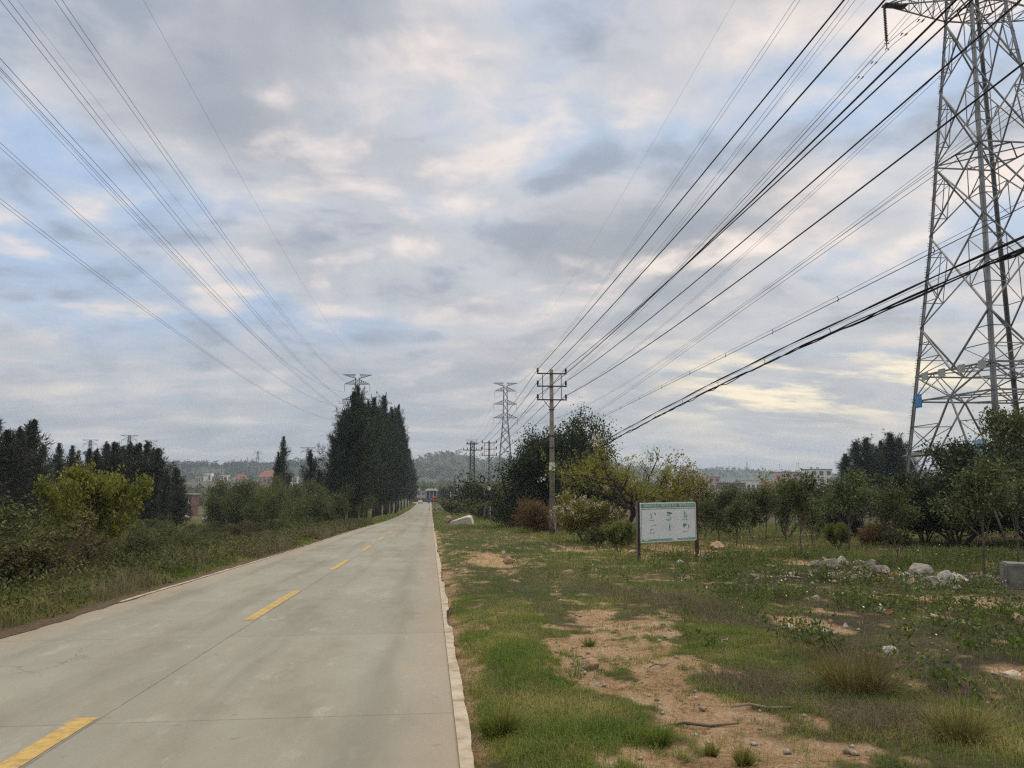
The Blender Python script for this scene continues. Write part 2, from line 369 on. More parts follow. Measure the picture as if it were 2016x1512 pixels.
    n.l.new(n.math('SUBTRACT', n.math('ADD', n.math('ADD', fin, med), n.math('MULTIPLY', tine, 0.5)), n.math('MULTIPLY', line, 2.0)), bp.inputs['Height']); n.l.new(bp.outputs[0], b.inputs['Normal'])
    return m

def paint_material():
    m, n, b = material('worn yellow paint', 0.65, 0.3)
    pos = n.new('ShaderNodeTexCoord').outputs['Object']
    c = n.ramp(n.noise(pos, 9.0, 6, 0.65), [(0.36, (0.36, 0.235, 0.075)), (0.5, (0.48, 0.32, 0.09)), (0.66, (0.55, 0.385, 0.15))])
    c = n.mix(n.step(n.noise(n.mapping(pos, (5, 9, 1)), 1.0, 5, 0.65), 0.57, 0.66), c, (0.31, 0.25, 0.14)); n.l.new(c, b.inputs['Base Color']); return m

M = {}
M['ground'] = ground_material(); M['road'] = road_material(); M['paint'] = paint_material()
M['kerb'] = plain('cement edging', (0.43, 0.365, 0.28), 0.9, 0.42, 4.5, bump=0.25, dark=(0.25, 0.185, 0.12))
M['steel'] = plain('galvanised steel', (0.22, 0.22, 0.215), 0.42, 0.45, 0.9, metal=0.55)
M['steel_far'] = plain('weathered steel', (0.22, 0.23, 0.235), 0.6, 0.25, 1.0)
M['dark_steel'] = plain('dark steel', (0.055, 0.055, 0.06), 0.55, 0.3, 8)
M['rust'] = plain('rust brown paint', (0.10, 0.032, 0.025), 0.6, 0.5, 5)
M['insul'] = plain('brown glazed insulator', (0.022, 0.018, 0.018), 0.35, 0.3, 8, spec=0.5)
M['wire'] = plain('aluminium wire', (0.11, 0.11, 0.12), 0.5, 0.1, 1.0)
M['cable'] = plain('black cable', (0.015, 0.015, 0.017), 0.6, 0.1, 1.0)
M['pole'] = plain('pole concrete', (0.215, 0.195, 0.165), 0.85, 0.35, 2.5, bump=0.3)
M['white'] = plain('weathered white paint', (0.76, 0.78, 0.78), 0.5, 0.12, 1.2)
M['green'] = plain('faded green print', (0.13, 0.32, 0.20), 0.5, 0.3, 4)
M['green_lt'] = plain('pale green print', (0.20, 0.42, 0.31), 0.5, 0.25, 4)
M['blue_ink'] = plain('faded blue print', (0.27, 0.37, 0.48), 0.5, 0.3, 9)
M['grey_ink'] = plain('faded grey print', (0.42, 0.43, 0.42), 0.5, 0.2, 9)
M['dark_ink'] = plain('dark print', (0.17, 0.19, 0.18), 0.5, 0.2, 9)
M['blue_sign'] = plain('blue plate', (0.045, 0.22, 0.50), 0.45, 0.2, 2)
M['blue_pale'] = plain('sun bleached blue plate', (0.24, 0.42, 0.55), 0.45, 0.2, 2)
M['plate'] = plain('grey plate', (0.36, 0.37, 0.36), 0.5, 0.2, 2)
M['bark'] = plain('grey brown bark', (0.13, 0.105, 0.08), 0.95, 0.45, 7, bump=0.6)
M['bark_dark'] = plain('dark bark', (0.055, 0.042, 0.034), 0.95, 0.45, 7, bump=0.6)
M['bark_pale'] = plain('pale dry twig', (0.27, 0.22, 0.16), 0.95, 0.35, 7)
M['rock'] = plain('pale limestone', (0.34, 0.305, 0.265), 0.9, 0.5, 3.5, bump=1.0, dark=(0.16, 0.12, 0.09))
M['rock_white'] = plain('white stone', (0.46, 0.435, 0.395), 0.85, 0.5, 4, bump=0.9, dark=(0.28, 0.24, 0.19))
M['rock_tan'] = plain('tan stone', (0.40, 0.27, 0.17), 0.9, 0.4, 4, bump=0.8)
M['rock_red'] = plain('reddish brick stone', (0.34, 0.15, 0.09), 0.9, 0.4, 4, bump=0.8)
M['slab'] = plain('dusty concrete slab', (0.55, 0.50, 0.42), 0.9, 0.25, 1.5, bump=0.4)
M['block'] = plain('old concrete block', (0.20, 0.19, 0.165), 0.95, 0.5, 3, bump=0.8)
M['w_grey'] = plain('grey render', (0.50, 0.48, 0.44), 0.9, 0.2, 0.3); M['w_white'] = plain('white tile wall', (0.70, 0.67, 0.63), 0.8, 0.15, 0.3)
M['w_pink'] = plain('pink render', (0.52, 0.33, 0.27), 0.9, 0.15, 0.3); M['w_brick'] = plain('red brick wall', (0.15, 0.085, 0.068), 0.9, 0.3, 0.8)
M['w_beige'] = plain('beige render', (0.44, 0.38, 0.30), 0.9, 0.15, 0.3)
M['roof_red'] = plain('red tile roof', (0.27, 0.115, 0.095), 0.8, 0.2, 0.6); M['roof_grey'] = plain('grey roof slab', (0.24, 0.23, 0.22), 0.9, 0.2, 0.6)
M['roof_blue'] = plain('pale sheet roof', (0.42, 0.50, 0.54), 0.5, 0.15, 0.6); M['roof_dark'] = plain('dark sheet roof', (0.035, 0.033, 0.033), 0.8, 0.3, 0.6)
M['glass'] = plain('dark window glass', (0.03, 0.035, 0.04), 0.2, 0.3, 1, spec=0.5)
M['car_paint'] = plain('white car paint', (0.75, 0.76, 0.77), 0.25, 0.03, 1, spec=0.5); M['tyre'] = plain('tyre rubber', (0.02, 0.02, 0.02), 0.9, 0.2, 5)
M['red_lens'] = plain('red lamp lens', (0.35, 0.02, 0.015), 0.3, 0.1, 5); M['orange'] = plain('orange paint', (0.60, 0.13, 0.03), 0.5, 0.2, 1); M['blue_tarp'] = plain('blue tarpaulin', (0.05, 0.13, 0.33), 0.7, 0.3, 1)
M['plastic'] = plain('white plastic film', (0.70, 0.70, 0.68), 0.5, 0.2, 1); M['film'] = plain('blue tarp sheet', (0.17, 0.33, 0.42), 0.6, 0.2, 1.0)

L_CAS = leafmat('casuarina needles', [(0.006, 0.009, 0.006), (0.022, 0.031, 0.016), (0.070, 0.094, 0.038)], 0.25, 0.6, 0.45, gain=1.0)  # brightest stop paints light-catching clumps into the needle colour
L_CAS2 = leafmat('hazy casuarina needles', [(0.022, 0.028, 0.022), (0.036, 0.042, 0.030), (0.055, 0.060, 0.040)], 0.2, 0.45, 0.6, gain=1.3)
L_DARK = leafmat('dark glossy leaves', [(0.010, 0.016, 0.008), (0.022, 0.034, 0.014), (0.050, 0.072, 0.024)], 0.25, 0.45, 0.8, gain=1.45)
L_OLIVE = leafmat('olive feathery leaves', [(0.040, 0.055, 0.016), (0.085, 0.105, 0.026), (0.15, 0.165, 0.045)], 0.35, 0.45, 1.0, gain=1.75)
L_YEL = leafmat('yellow green leaves', [(0.060, 0.072, 0.012), (0.125, 0.145, 0.022), (0.22, 0.235, 0.045)], 0.35, 0.45, 1.0, gain=1.35)
L_SCRUB = leafmat('grey green scrub leaves', [(0.016, 0.022, 0.007), (0.050, 0.062, 0.020), (0.105, 0.115, 0.042)], 0.3, 0.5, 0.9, gain=2.0)
L_SCRUB2 = leafmat('brownish scrub leaves', [(0.026, 0.026, 0.010), (0.075, 0.070, 0.026), (0.135, 0.118, 0.052)], 0.3, 0.5, 0.9, gain=1.7)
L_SAP = leafmat('sapling leaves', [(0.012, 0.018, 0.006), (0.042, 0.056, 0.020), (0.092, 0.108, 0.044)], 0.25, 0.4, 1.3, gain=2.1)
L_WILL = leafmat('willow leaves', [(0.040, 0.055, 0.018), (0.070, 0.090, 0.028), (0.11, 0.125, 0.040)], 0.3, 0.55, 0.5, gain=1.5)
L_BROWN = leafmat('dry brown leaves', [(0.045, 0.028, 0.014), (0.10, 0.060, 0.028), (0.19, 0.125, 0.060)], 0.3, 0.5, 1.5, gain=1.6)
L_PURPLE = leafmat('dark purple leaves', [(0.012, 0.007, 0.008), (0.028, 0.014, 0.015), (0.05, 0.025, 0.025)], 0.2, 0.4, 1.5)
L_PINK = leafmat('pale pink petals', [(0.55, 0.38, 0.43), (0.70, 0.56, 0.60), (0.78, 0.70, 0.70)], 0.4, 0.3, 2)
L_GRASS = leafmat('grass blades', [(0.022, 0.042, 0.005), (0.047, 0.082, 0.011), (0.082, 0.116, 0.020), (0.13, 0.130, 0.040), (0.25, 0.20, 0.100)], 0.35, 0.5, 0.8, gain=2.05)
L_DRY = leafmat('dry grass blades', [(0.075, 0.075, 0.030), (0.15, 0.125, 0.06), (0.26, 0.205, 0.11)], 0.35, 0.4, 2.0, gain=1.7)
L_DEAD = leafmat('dead weed stalks', [(0.085, 0.066, 0.040), (0.185, 0.145, 0.090), (0.30, 0.245, 0.165)], 0.3, 0.35, 2.0)
L_WEED = leafmat('weed leaves', [(0.020, 0.040, 0.006), (0.052, 0.090, 0.014), (0.105, 0.155, 0.030)], 0.35, 0.45, 1.5, gain=1.6)
L_HILL = leafmat('hill trees', [(0.022, 0.032, 0.018), (0.042, 0.056, 0.028), (0.075, 0.085, 0.042)], 0.2, 0.6, 0.02)
M['petal'] = plain('white petals', (0.80, 0.80, 0.76), 0.7, 0.05, 5)

# ------------------------------------------------------------------ ground, road, markings
def graded(*segs):
    out = []
    for a, b, st in segs: out += list(np.arange(a, b, st))
    return np.array(out + [segs[-1][1]])
def build_ground():
    xs = graded((-6000, -1000, 700), (-1000, -200, 80), (-200, -60, 14), (-60, -20, 2.5), (-20, -8, 0.6), (-8, -5.2, 0.18), (-5.2, 0.0, 0.8), (0.0, 4.0, 0.075), (4.0, 9, 0.11), (9, 18, 0.3), (18, 40, 1.2), (40, 100, 5), (100, 300, 20), (300, 1000, 80), (1000, 6000, 700))
    ys = graded((-60, -4, 7), (-4, 2, 0.8), (2, 12, 0.075), (12, 18, 0.12), (18, 30, 0.25), (30, 60, 0.9), (60, 130, 3), (130, 400, 8), (400, 1200, 30), (1200, 3000, 200), (3000, 9000, 1000))
    X, Y = np.meshgrid(xs, ys); Z = ground_z(X, Y); nx, ny = len(xs), len(ys)
    i = np.arange(nx * ny).reshape(ny, nx)
    f = np.stack([i[:-1, :-1], i[:-1, 1:], i[1:, 1:], i[1:, :-1]], -1).reshape(-1, 4)
    me = raw_mesh('ground', np.stack([X, Y, Z], -1), f, 4, M['ground'], True)
    for nm, a in (('dirt', np.maximum(dirt(X, Y), sstep(X, RR, RR + .12) * sstep(-X, -RR - .55, -RR - .2) * sstep(fbm(X * 2, Y * 2), .35, .6)) * (Y < 60)), ('rough', rough(X, Y))):
        at_ = me.attributes.new(nm, 'FLOAT', 'POINT'); at_.data.foreach_set('value', a.astype(np.float32).ravel())
    kind(link('ground', me), 'structure')
build_ground()

def strip(name, xa, xb, ys, dz, mat, nx=2):
    """a sheet following the road's long profile between two edge functions"""
    ys = np.asarray(ys); xa = np.broadcast_to(xa, ys.shape); xb = np.broadcast_to(xb, ys.shape)
    t = np.linspace(0, 1, nx)[None]; X = xa[:, None] * (1 - t) + xb[:, None] * t; Y = np.repeat(ys[:, None], nx, 1); Z = prof(Y) + dz
    i = np.arange(X.size).reshape(X.shape); f = np.stack([i[:-1, :-1], i[:-1, 1:], i[1:, 1:], i[1:, :-1]], -1).reshape(-1, 4)
    return kind(link(name, raw_mesh(name, np.stack([X, Y, Z], -1), f, 4, mat, True)), 'structure')
ry = graded((-12, 40, 0.5), (40, 352, 4))
strip('road', RL - 3.0 * sstep(ry, 318, 345), RR + 0 * ry, ry, 0.0, M['road'], 8)
ky = graded((-12, 40, 0.12), (40, 345, 1.0))
strip('kerb_strip', RR + 0.004 * (fbm(ky * 3, 1 + 0 * ky) - .5), RR + 0.112 + 0.018 * (fbm(ky * 5.5, 5 + 0 * ky, 3) - 0.5) + 0.05 * (fbm(ky * .7, 9 + 0 * ky, 2) - 0.5) - 0.05 * sstep(fbm(ky * .5, 8 + 0 * ky), .58, .7), ky, 0.012, M['kerb'])
ky = ky[ky > 15]
strip('kerb_strip', RL - 0.05 - 0.09 * fbm(ky * 1.7, 15 + 0 * ky, 4), RL + 0.012 * (fbm(ky * 3, 21 + 0 * ky) - .5), ky, 0.010, M['kerb'])
M['drift'] = plain('drifted soil and litter', (0.11, 0.075, 0.045), 0.95, 0.5, 9, bump=1.0)
dy = graded((-4, 22, .05)); strip('soil_drift', RL - .7 + 0 * dy, RL + .30 * (fbm(dy * .8, 2 + 0 * dy, 5) - .42) * (1 - sstep(dy, 15, 21)) + .05 * (fbm(dy * 5, 7 + 0 * dy, 3) - .5), dy, .008, M['drift'], 4)
dy = graded((22, 60, .1)); strip('soil_drift', RL - .7 + 0 * dy, RL - .06 + .22 * (fbm(dy * .6, 2 + 0 * dy, 5) - .5), dy, .008, M['drift'], 4)
y0 = 2.5
while y0 < 320:
    yy = np.linspace(y0, y0 + 4.3, 30); w = 0.006 * (fbm(yy * 6, 3 + 0 * yy, 4) - .5)
    strip('road_marking', -2.810 + w, -2.640 + w[::-1], yy, 0.005, M['paint']); y0 += 9.9

# ------------------------------------------------------------------ pylons and wires
def lattice_face(mb, a0, b0, a1, b1, w, sub=True):
    """X between two legs (a and b) from level 0 to level 1, with short redundant members"""
    a0, b0, a1, b1 = map(Vector, (a0, b0, a1, b1))
    mb.bar(a0, b1, w); mb.bar(b0, a1, w)
    if sub:
        # crossing point
        wa, wb = (b0 - a0).length, (b1 - a1).length; t = wa / (wa + wb); x = a0.lerp(b1, t)
        for l0, l1, d0, d1 in ((a0, a1, a0.lerp(b1, t * .5), a1.lerp(b0, (1 - t) * .5)), (b0, b1, b0.lerp(a1, t * .5), b1.lerp(a0, (1 - t) * .5))):
            m = l0.lerp(l1, t)
            mb.bar(l0.lerp(l1, t * .5), d0, w * .55); mb.bar(l0.lerp(l1, t + (1 - t) * .5), d1, w * .55)
            mb.bar(m, d0, w * .55); mb.bar(m, d1, w * .55); mb.bar(d0, d1, w * .5)
def pylon(name, loc, label, levels, half, arms, top_arm, mat, leg_w, rz=0.0, bw=1.0, belt=None, insulators=True, detail=True, ins_len=3.0, group='lattice pylons carrying the high lines'):
    """levels: heights of the panel points; half(z): half width; arms: (z, half length)"""
    root = empty(name, loc, label, 'pylon', group, rz)
    H = levels[-1]
    corners = [(-1, -1), (1, -1), (1, 1), (-1, 1)]
    P = lambda c, z: Vector((c[0] * half(z), c[1] * half(z), z))
    for c in corners:
        mb = MB()
        for z0, z1 in zip(levels[:-1], levels[1:]): mb.angle(P(c, z0), P(c, z1), leg_w * (1 - 0.35 * z0 / H), leg_w * 0.14, ((-c[0], 0, 0), (0, -c[1], 0)))
        mb.build('leg', mat, root)
    mb = MB()
    for k in range(4):
        c, d = corners[k], corners[(k + 1) % 4]
        for z0, z1 in zip(levels[:-1], levels[1:]):
            w = leg_w * (0.40 if z0 < H * .6 else 0.28) * bw
            if belt and z1 <= belt[0] + 1e-6:          # leg extension: inverted V from the belt's middle down to the feet
                if z0 > 1e-6: continue
                zb = belt[0]; mid = (P(c, zb) + P(d, zb)) / 2
                for q in (c, d):
                    mb.bar(P(q, 0.3), mid, w * 1.1)
                    for i in range(1, 5):
                        t = i / 5; lp = P(q, zb * t); dp = P(q, 0.3).lerp(mid, t); mb.bar(lp, dp, w * .6)
                        mb.bar(P(q, zb * (t - 0.2)), dp, w * .55)
                        if i > 1: mb.bar(lp, P(q, 0.3).lerp(mid, t - 0.2), w * .5)
                mb.bar(P(c, zb), P(d, zb), w)
                continue
            if belt and z1 <= belt[1] + 1e-6:
                mb.bar(P(c, z1), P(d, z1), w * .9); m0 = (P(c, z0) + P(d, z0)) / 2; m1 = (P(c, z1) + P(d, z1)) / 2
                for q in (c, d):
                    mb.bar(P(q, z1), m0, w); mb.bar(P(q, z0), (P(q, z1) + m1) / 2, w * .6); mb.bar((P(q, z1) + m1) / 2, m0, w * .6)
                continue
            if belt and z1 <= belt[2] + 1e-6:          # V down to the belt's middle
                m0 = (P(c, z0) + P(d, z0)) / 2
                for q in (c, d):
                    mb.bar(P(q, z1), m0, w * 1.1)
                    for t in (0.35, 0.68): mb.bar(P(q, z0 + (z1 - z0) * t), m0.lerp(P(q, z1), t), w * .6)
                    mb.bar(P(q, z0), m0.lerp(P(q, z1), .35), w * .6); mb.bar(P(q, z0 + (z1 - z0) * .35), m0.lerp(P(q, z1), .68), w * .6)
                continue
            lattice_face(mb, P(c, z0), P(d, z0), P(c, z1), P(d, z1), w, detail and z0 < H * .75)
    dia = [arms[0][0]] + ([belt[0], belt[1], (belt[2] + levels[-1]) / 2 * 0 + levels[levels.index(belt[2]) + 2]] if belt else [])
    for z in dia:                                       # plan bracing
        ms = [(P(corners[k], z) + P(corners[(k + 1) % 4], z)) / 2 for k in range(4)]
        for k in range(4):
            mb.bar(ms[k], ms[(k + 1) % 4], leg_w * .3); mb.bar(P(corners[k], z + .02), P(corners[(k + 1) % 4], z + .02), leg_w * .32)
        if belt: mb.bar(P(corners[0], z - .05), P(corners[2], z - .05), leg_w * .26); mb.bar(P(corners[1], z + .1), P(corners[3], z + .1), leg_w * .26)
    mb.build('bracing', mat, root)
    tips = {}
    for k, (z, L, rise) in enumerate(list(arms) + [top_arm]):
        for sx in (-1, 1):
            ab = MB(); h = half(z); h2 = half(z + abs(rise)); tip = Vector((sx * L, 0, z + (0 if rise > 0 else 0)))
            w = leg_w * .34 * bw
            lo = [Vector((sx * h, sy * h, z)) for sy in (-1, 1)]; hi = [Vector((sx * h2, sy * h2, z + rise)) for sy in (-1, 1)]
            for a, b in zip(lo, hi):
                ab.bar(a, tip, w); ab.bar(b, tip, w); nseg = 5
                for i in range(1, nseg):
                    t = i / nseg; pa, pb = a.lerp(tip, t), b.lerp(tip, t); ab.bar(pa, pb, w * .6)
                    if i < nseg - 0: ab.bar(pb, a.lerp(tip, (i - 1) / nseg), w * .6)
            for i in range(1, 5):
                t = i / 5; ab.bar(lo[0].lerp(tip, t), lo[1].lerp(tip, t), w * .5); ab.bar(lo[0].lerp(tip, t), lo[1].lerp(tip, t - .2), w * .5)
            ab.bar(tip + Vector((sx * -0.35, 0, 0)), tip + Vector((sx * .12, 0, 0)), w * 1.4, w)
            ab.build('crossarm', mat, root)
            tips[(k, sx)] = tip
            if insulators and k < len(arms):
                ib = MB(); n = 20; b0 = tip - Vector((0, 0, .15)); r = 0.11
                pts = [tip, b0]; rad = [.03, .03]
                for i in range(n):
                    zz = .2 + (ins_len - .75) * i / n; pts += [tip - Vector((0, 0, zz)), tip - Vector((0, 0, zz + .03)), tip - Vector((0, 0, zz + .075))]; rad += [.045, r, .045]
                pts += [tip - Vector((0, 0, ins_len - .1))]; rad += [.03]
                ib.tube(pts, rad, 7); ib.cyl(tip + Vector((-.18, 0, -ins_len + .45)), tip + Vector((.18, 0, -ins_len + .45)), .025, 5)
                for dx in (-.2, .2): ib.bar(tip + Vector((dx * .3, 0, -ins_len + .12)), tip + Vector((dx * .5, 0, -ins_len - .02)), .04)
                ib.build('insulator', M['insul'], root)
    return root, tips

T1C = (34.24, 42.6); T1Z = float(ground_z(*T1C))
def half_t1(z): return float(np.interp(z, [0, 18.0, 34.0, 50], [4.45, 2.5, 1.12, 0.62]))
z1 = lambda z: z - T1Z
t1, t1tips = pylon('transmission_pylon', (*T1C, T1Z), 'huge grey lattice pylon standing close by on the right, cut by the frame',
             [0, z1(6.6), z1(8.2), z1(11.3), z1(17.2), z1(21.7), z1(26.7), z1(31.3), z1(34.4), z1(37.5), z1(40.5), z1(43.6), z1(47.5)], half_t1,
             [(z1(31.4), 6.15, 2.2), (z1(37.5), 5.7, 2.0), (z1(43.6), 5.2, 2.0)], (z1(48.4), 6.4, -1.6), M['steel'], 0.25, bw=.80, belt=(z1(6.6), z1(8.2), z1(11.3)))
def t1_extras():
    h = half_t1(z1(8.2)); zz = z1(8.2)
    for x in (-0.62, -0.12, 0.42, 0.95):                 # number plates on the belt of the road-facing side
        m = MB(); m.box((-h - .1, -x * h * .95 + 0.3, zz - .1), (.03, .62, .5)); m.build('number_plate', M['plate'], t1)
    m = MB(); hh = half_t1(z1(6.7)); m.box((-hh - .08, hh - .70, z1(6.6)), (.03, .62, .85)); p = m.build('warning_plate', M['blue_sign'], t1); p['label'] = 'bright blue plate high on the far leg'
    m = MB()
    for i in range(5): m.box((-hh - .1, hh - .70, z1(6.84) - .12 * i), (.01, .4, .03))
    m.build('lettering', M['blue_pale'], p)
    hq = half_t1(z1(3.0)); m = MB(); m.box((-hq - .06, -hq + 1.15, z1(3.35)), (.03, 1.0, 1.05)); p = m.build('warning_plate', M['blue_pale'], t1); p['label'] = 'bleached pale blue plate beside the near leg'
    m = MB()
    for i in range(5): m.box((-hq - .08, -hq + 1.15, z1(3.65) - .14 * i), (.01, .6, .035))
    m.build('lettering', M['plate'], p)
    m = MB()                                            # step bolts on the two nearest legs
    for c in ((-1, -1), (-1, 1)):
        for i in range(26):
            z = 4.0 + i * 1.0
            for k in range(2 if i % 3 else 5):
                zk = z + k * .16; q = Vector((c[0] * half_t1(zk), c[1] * half_t1(zk), zk)); m.cyl(q, q + Vector((c[0] * .14, 0, 0)), .012, 4); m.cyl(q, q + Vector((0, c[1] * .14, 0)), .012, 4)
    kind(m.build('step_bolts', M['steel'], t1), 'stuff')
    m = MB(); tip = t1tips[(0, -1)]; m.box((tip.x + .7, 0, tip.z + .02), (1.5, .5, .06)); m.build('gusset_plate', M['dark_steel'], t1)
t1_extras()

def half_t2(z): return float(np.interp(z, [0, 37, 53], [4.3, 1.1, 0.75]))
LV2 = [0, 7.5, 14, 20, 25.2, 29.8, 33.6, 37.1, 40.2, 43.2, 46.2, 49.1, 51.5]
T2C = (32.35, 338.5); T2Z = 44.5 - 52.7
t2, _ = pylon('transmission_pylon', (*T2C, T2Z), 'distant lattice pylon rising right of the road behind the utility poles', LV2, half_t2, [(37.1, 5.45, 1.9), (43.2, 5.1, 1.8), (49.1, 4.7, 1.7)], (52.7, 5.4, -1.3), M['steel_far'], 0.30, ins_len=2.9, detail=False, bw=1.7)
T3C = (-28.33, 294.5)
t3 = copy_tree(t2, (*T3C, 41.35 - 52.7), 0.0, 'distant lattice pylon whose arms stick out above the roadside casuarinas')
# pylons further off, one light mesh each
def small_pylon_mesh(name, H, half, arms, top, w, mat):
    mb = MB(); lv = np.linspace(0, H, 9)
    cs = [(-1, -1), (1, -1), (1, 1), (-1, 1)]; P = lambda c, z: Vector((c[0] * half * (1 - .85 * z / H), c[1] * half * (1 - .85 * z / H), z))
    for k in range(4):
        mb.bar(P(cs[k], 0), P(cs[k], H), w)
        for a, b in zip(lv[:-1], lv[1:]): mb.bar(P(cs[k], a), P(cs[(k + 1) % 4], b), w * .6); mb.bar(P(cs[(k + 1) % 4], a), P(cs[k], b), w * .6)
    for z, L in arms:
        mb.bar((-L, 0, z), (L, 0, z), w * .9)
        for sx in (-1, 1): mb.bar((sx * L, 0, z), (0, 0, z + 2.0), w * .7); mb.bar((sx * L, 0, z), (sx * L, 0, z - 2.8), w * .5)
    z, L = top; mb.bar((-L, 0, z), (L, 0, z), w)
    for sx in (-1, 1): mb.bar((sx * L, 0, z), (0, 0, z - 1.6), w * .7)
    return mb.mesh(name, mat)
SP = small_pylon_mesh('far_pylon', 44, 3.6, [(29, 5.4), (35, 5.0), (41, 4.7)], (44, 5.4), 0.30, M['steel_far'])
for px, top, D, lab in ((928, 866, 670, 'far pylon standing directly behind the lattice utility mast'), (913, 906, 930, 'small far pylon left of the lattice utility mast, over the hill'), (950, 909, 1100, 'tiny far pylon right of the lattice utility mast'),
                        (505, 888, 900, 'far pylon on the left ridge above the red roofs'), (404, 906, 1350, 'tiny pylon on the left ridge, left of the red roofs'), (604, 881, 560, 'thin pylon half hidden behind the pale casuarina by the willows'),
                        (249, 857, 520, 'pylon top over the left casuarinas, centre of three'), (172, 866, 560, 'pylon top over the left casuarinas, leftmost of three'), (291, 868, 600, 'pylon top over the left casuarinas, rightmost of three'),
                        (872, 899, 1320, 'tiny pylon on the bare crest of the central hill')):
    o = link('far_pylon', SP); o.location = (at(px, D), D, zrow(top, px, D) - 44); tag(o, lab, 'pylon', 'lattice pylons carrying the high lines')
for px, top, D, hh, lab in ((485, 900, 1000, 30, 'thin radio mast on the left ridge, left of the ridge pylon'), (494, 903, 1000, 26, 'thin radio mast on the left ridge, beside the ridge pylon'), (854, 898, 1320, 22, 'thin mast on the left shoulder of the central hill'), (1472, 909, 900, 42, 'tall tapering lattice mast above the far roofs on the right')):
    mb = MB(); k = 3.0 if px == 1472 else 1.0
    for c in ((-1, -1), (1, -1), (0, 1)):
        mb.bar((c[0] * k, c[1] * k, -14), (c[0] * .4, c[1] * .4, hh), .28)
    for i in range(12):
        t = i / 12; w = k * (1 - t) + .4 * t; z = -14 + (hh + 14) * t; mb.bar((-w, -w, z), (w, -w, z + 2), .16); mb.bar((w, -w, z), (0, w, z + 2), .16)
    o = mb.build('radio_mast', M['steel_far']); o.location = (at(px, D), D, zrow(top, px, D) - hh); tag(o, lab, 'mast')

def wire_obj(name, paths, r, mat, label, group, spacers=None, sides=5):
    mb = MB()
    for pts in paths: mb.tube(pts, r, sides)
    o = mb.build(name, mat, None, True)
    if spacers:
        for p in spacers:
          for dx in (-.14, .14):
            sb = MB(); sb.bar((p[0] + dx, p[1], p[2] - .02), (p[0] + dx, p[1], p[2] - .09), .05); sb.cyl((p[0] + dx - .0, p[1] - .13, p[2] - .1), (p[0] + dx, p[1] + .13, p[2] - .1), .03, 5); sb.build('vibration_damper', M['dark_steel'], o)
    return tag(o, label, 'power line', group)
def span(xa, ya, xb, yb, zb, a1, a2, y_from, y_to, n=60, off=(0, 0)):
    ys = np.linspace(y_from, y_to, n); t = ys - yb
    return [(xa + (xb - xa) * (y - ya) / (yb - ya) + off[0], y, zb + a1 * q + a2 * q * q + off[1]) for y, q in zip(ys, t)]
def left_line(xb, zb, a1, a2, label, twin, sep=(0.42, 0.0)):
    offs = [(-sep[0] / 2, -sep[1] / 2), (sep[0] / 2, sep[1] / 2)] if twin else [(0, 0)]
    wire_obj('power_line', [span(xb + 1.88, 0, xb, 294.8, zb, a1, a2, 8, 294.8, 60, o) for o in offs], 0.016 if twin else 0.010, M['wire'], label, 'wires of the left high line')
left_line(-22.95, 41.33, 0.08961, 0.0002911, 'thin single earth wire, steepest of the left high line', False)
left_line(-23.75, 34.5, 0.10751, 0.0003523, 'twin conductor of the left high line, upper phase nearer the road', True)
left_line(-33.7, 41.33, 0.07785, 0.0002768, 'thin single earth wire crossing between the left twin conductors', False)
left_line(-23.42, 28.53, 0.09931, 0.0003451, 'twin conductor of the left high line, middle phase nearer the road', True)
left_line(-23.11, 23.33, 0.07108, 0.0002586, 'twin conductor of the left high line, lower phase nearer the road', True)
left_line(-32.95, 34.72, 0.10363, 0.0003667, 'twin conductor of the left high line, upper phase on the far side', True)
left_line(-33.56, 28.92, 0.08322, 0.0003037, 'twin conductor of the left high line, middle phase on the far side', True)
left_line(-33.61, 23.72, 0.07168, 0.0002769, 'twin conductor of the left high line, lowest wires on the left', True)
def right_line(xa, xb, zb, a1, a2, label, twin):
    offs = [(-.21, 0), (.21, 0)] if twin else [(0, 0)]; paths = []
    for o in offs:
        main = span(xa, 42.6, xb, 338.5, zb, a1, a2, 42.6, 338.5, 60, o); q = main[0]
        sl = abs(a1 + 2 * a2 * (42.6 - 338.5)) * 0.85
        back = [(q[0], 42.6 - s, q[2] - sl * s + a2 * s * s) for s in np.linspace(150, 1, 30)]
        e = main[-1]; fwd = [(e[0] + (2.2 if 0 else -.0) * s, e[1] + s, e[2] - .085 * s + .000258 * s * s - 0.0265 * s * 0) for s in np.linspace(8, 331, 20)]
        paths.append(back + main + fwd)
    y = [q for q in paths[0] if q[1] > 42][0]
    wire_obj('power_line', paths, 0.017 if twin else 0.010, M['wire'], label, 'wires of the right high line', [(y[0] + .21, 42.6 + s, y[2] - abs(a1 + 2 * a2 * -296) * s) for s in (1.6, 3.2)] + [(y[0] + .21, 42.6 - s, y[2] - .08 * s) for s in (1.6, 3.2)] if twin else None)
X1 = T1C[0]
right_line(X1 - 6.4, 27.4, 44.5, 0.05634, 0.0002310, 'thin single earth wire of the right high line, nearest the road', False)
right_line(X1 - 5.2, 28.09, 37.9, 0.08027, 0.0003123, 'twin conductor of the right high line, upper phase nearer the road', True)
right_line(X1 - 5.7, 27.4, 31.8, 0.08564, 0.0003261, 'twin conductor of the right high line, middle phase nearer the road', True)
right_line(X1 - 6.05, 27.0, 26.18, 0.07100, 0.0002688, 'twin conductor hung from the visible insulator of the near pylon', True)
right_line(X1 + 6.4, 38.2, 44.5, 0.03882, 0.0001742, 'thin single earth wire of the right high line, far side', False)
right_line(X1 + 5.2, 37.3, 37.25, 0.07745, 0.0003136, 'twin conductor of the right high line, upper phase on the far side', True)
right_line(X1 + 5.7, 37.65, 31.1, 0.08351, 0.0003257, 'twin conductor of the right high line, middle phase on the far side', True)
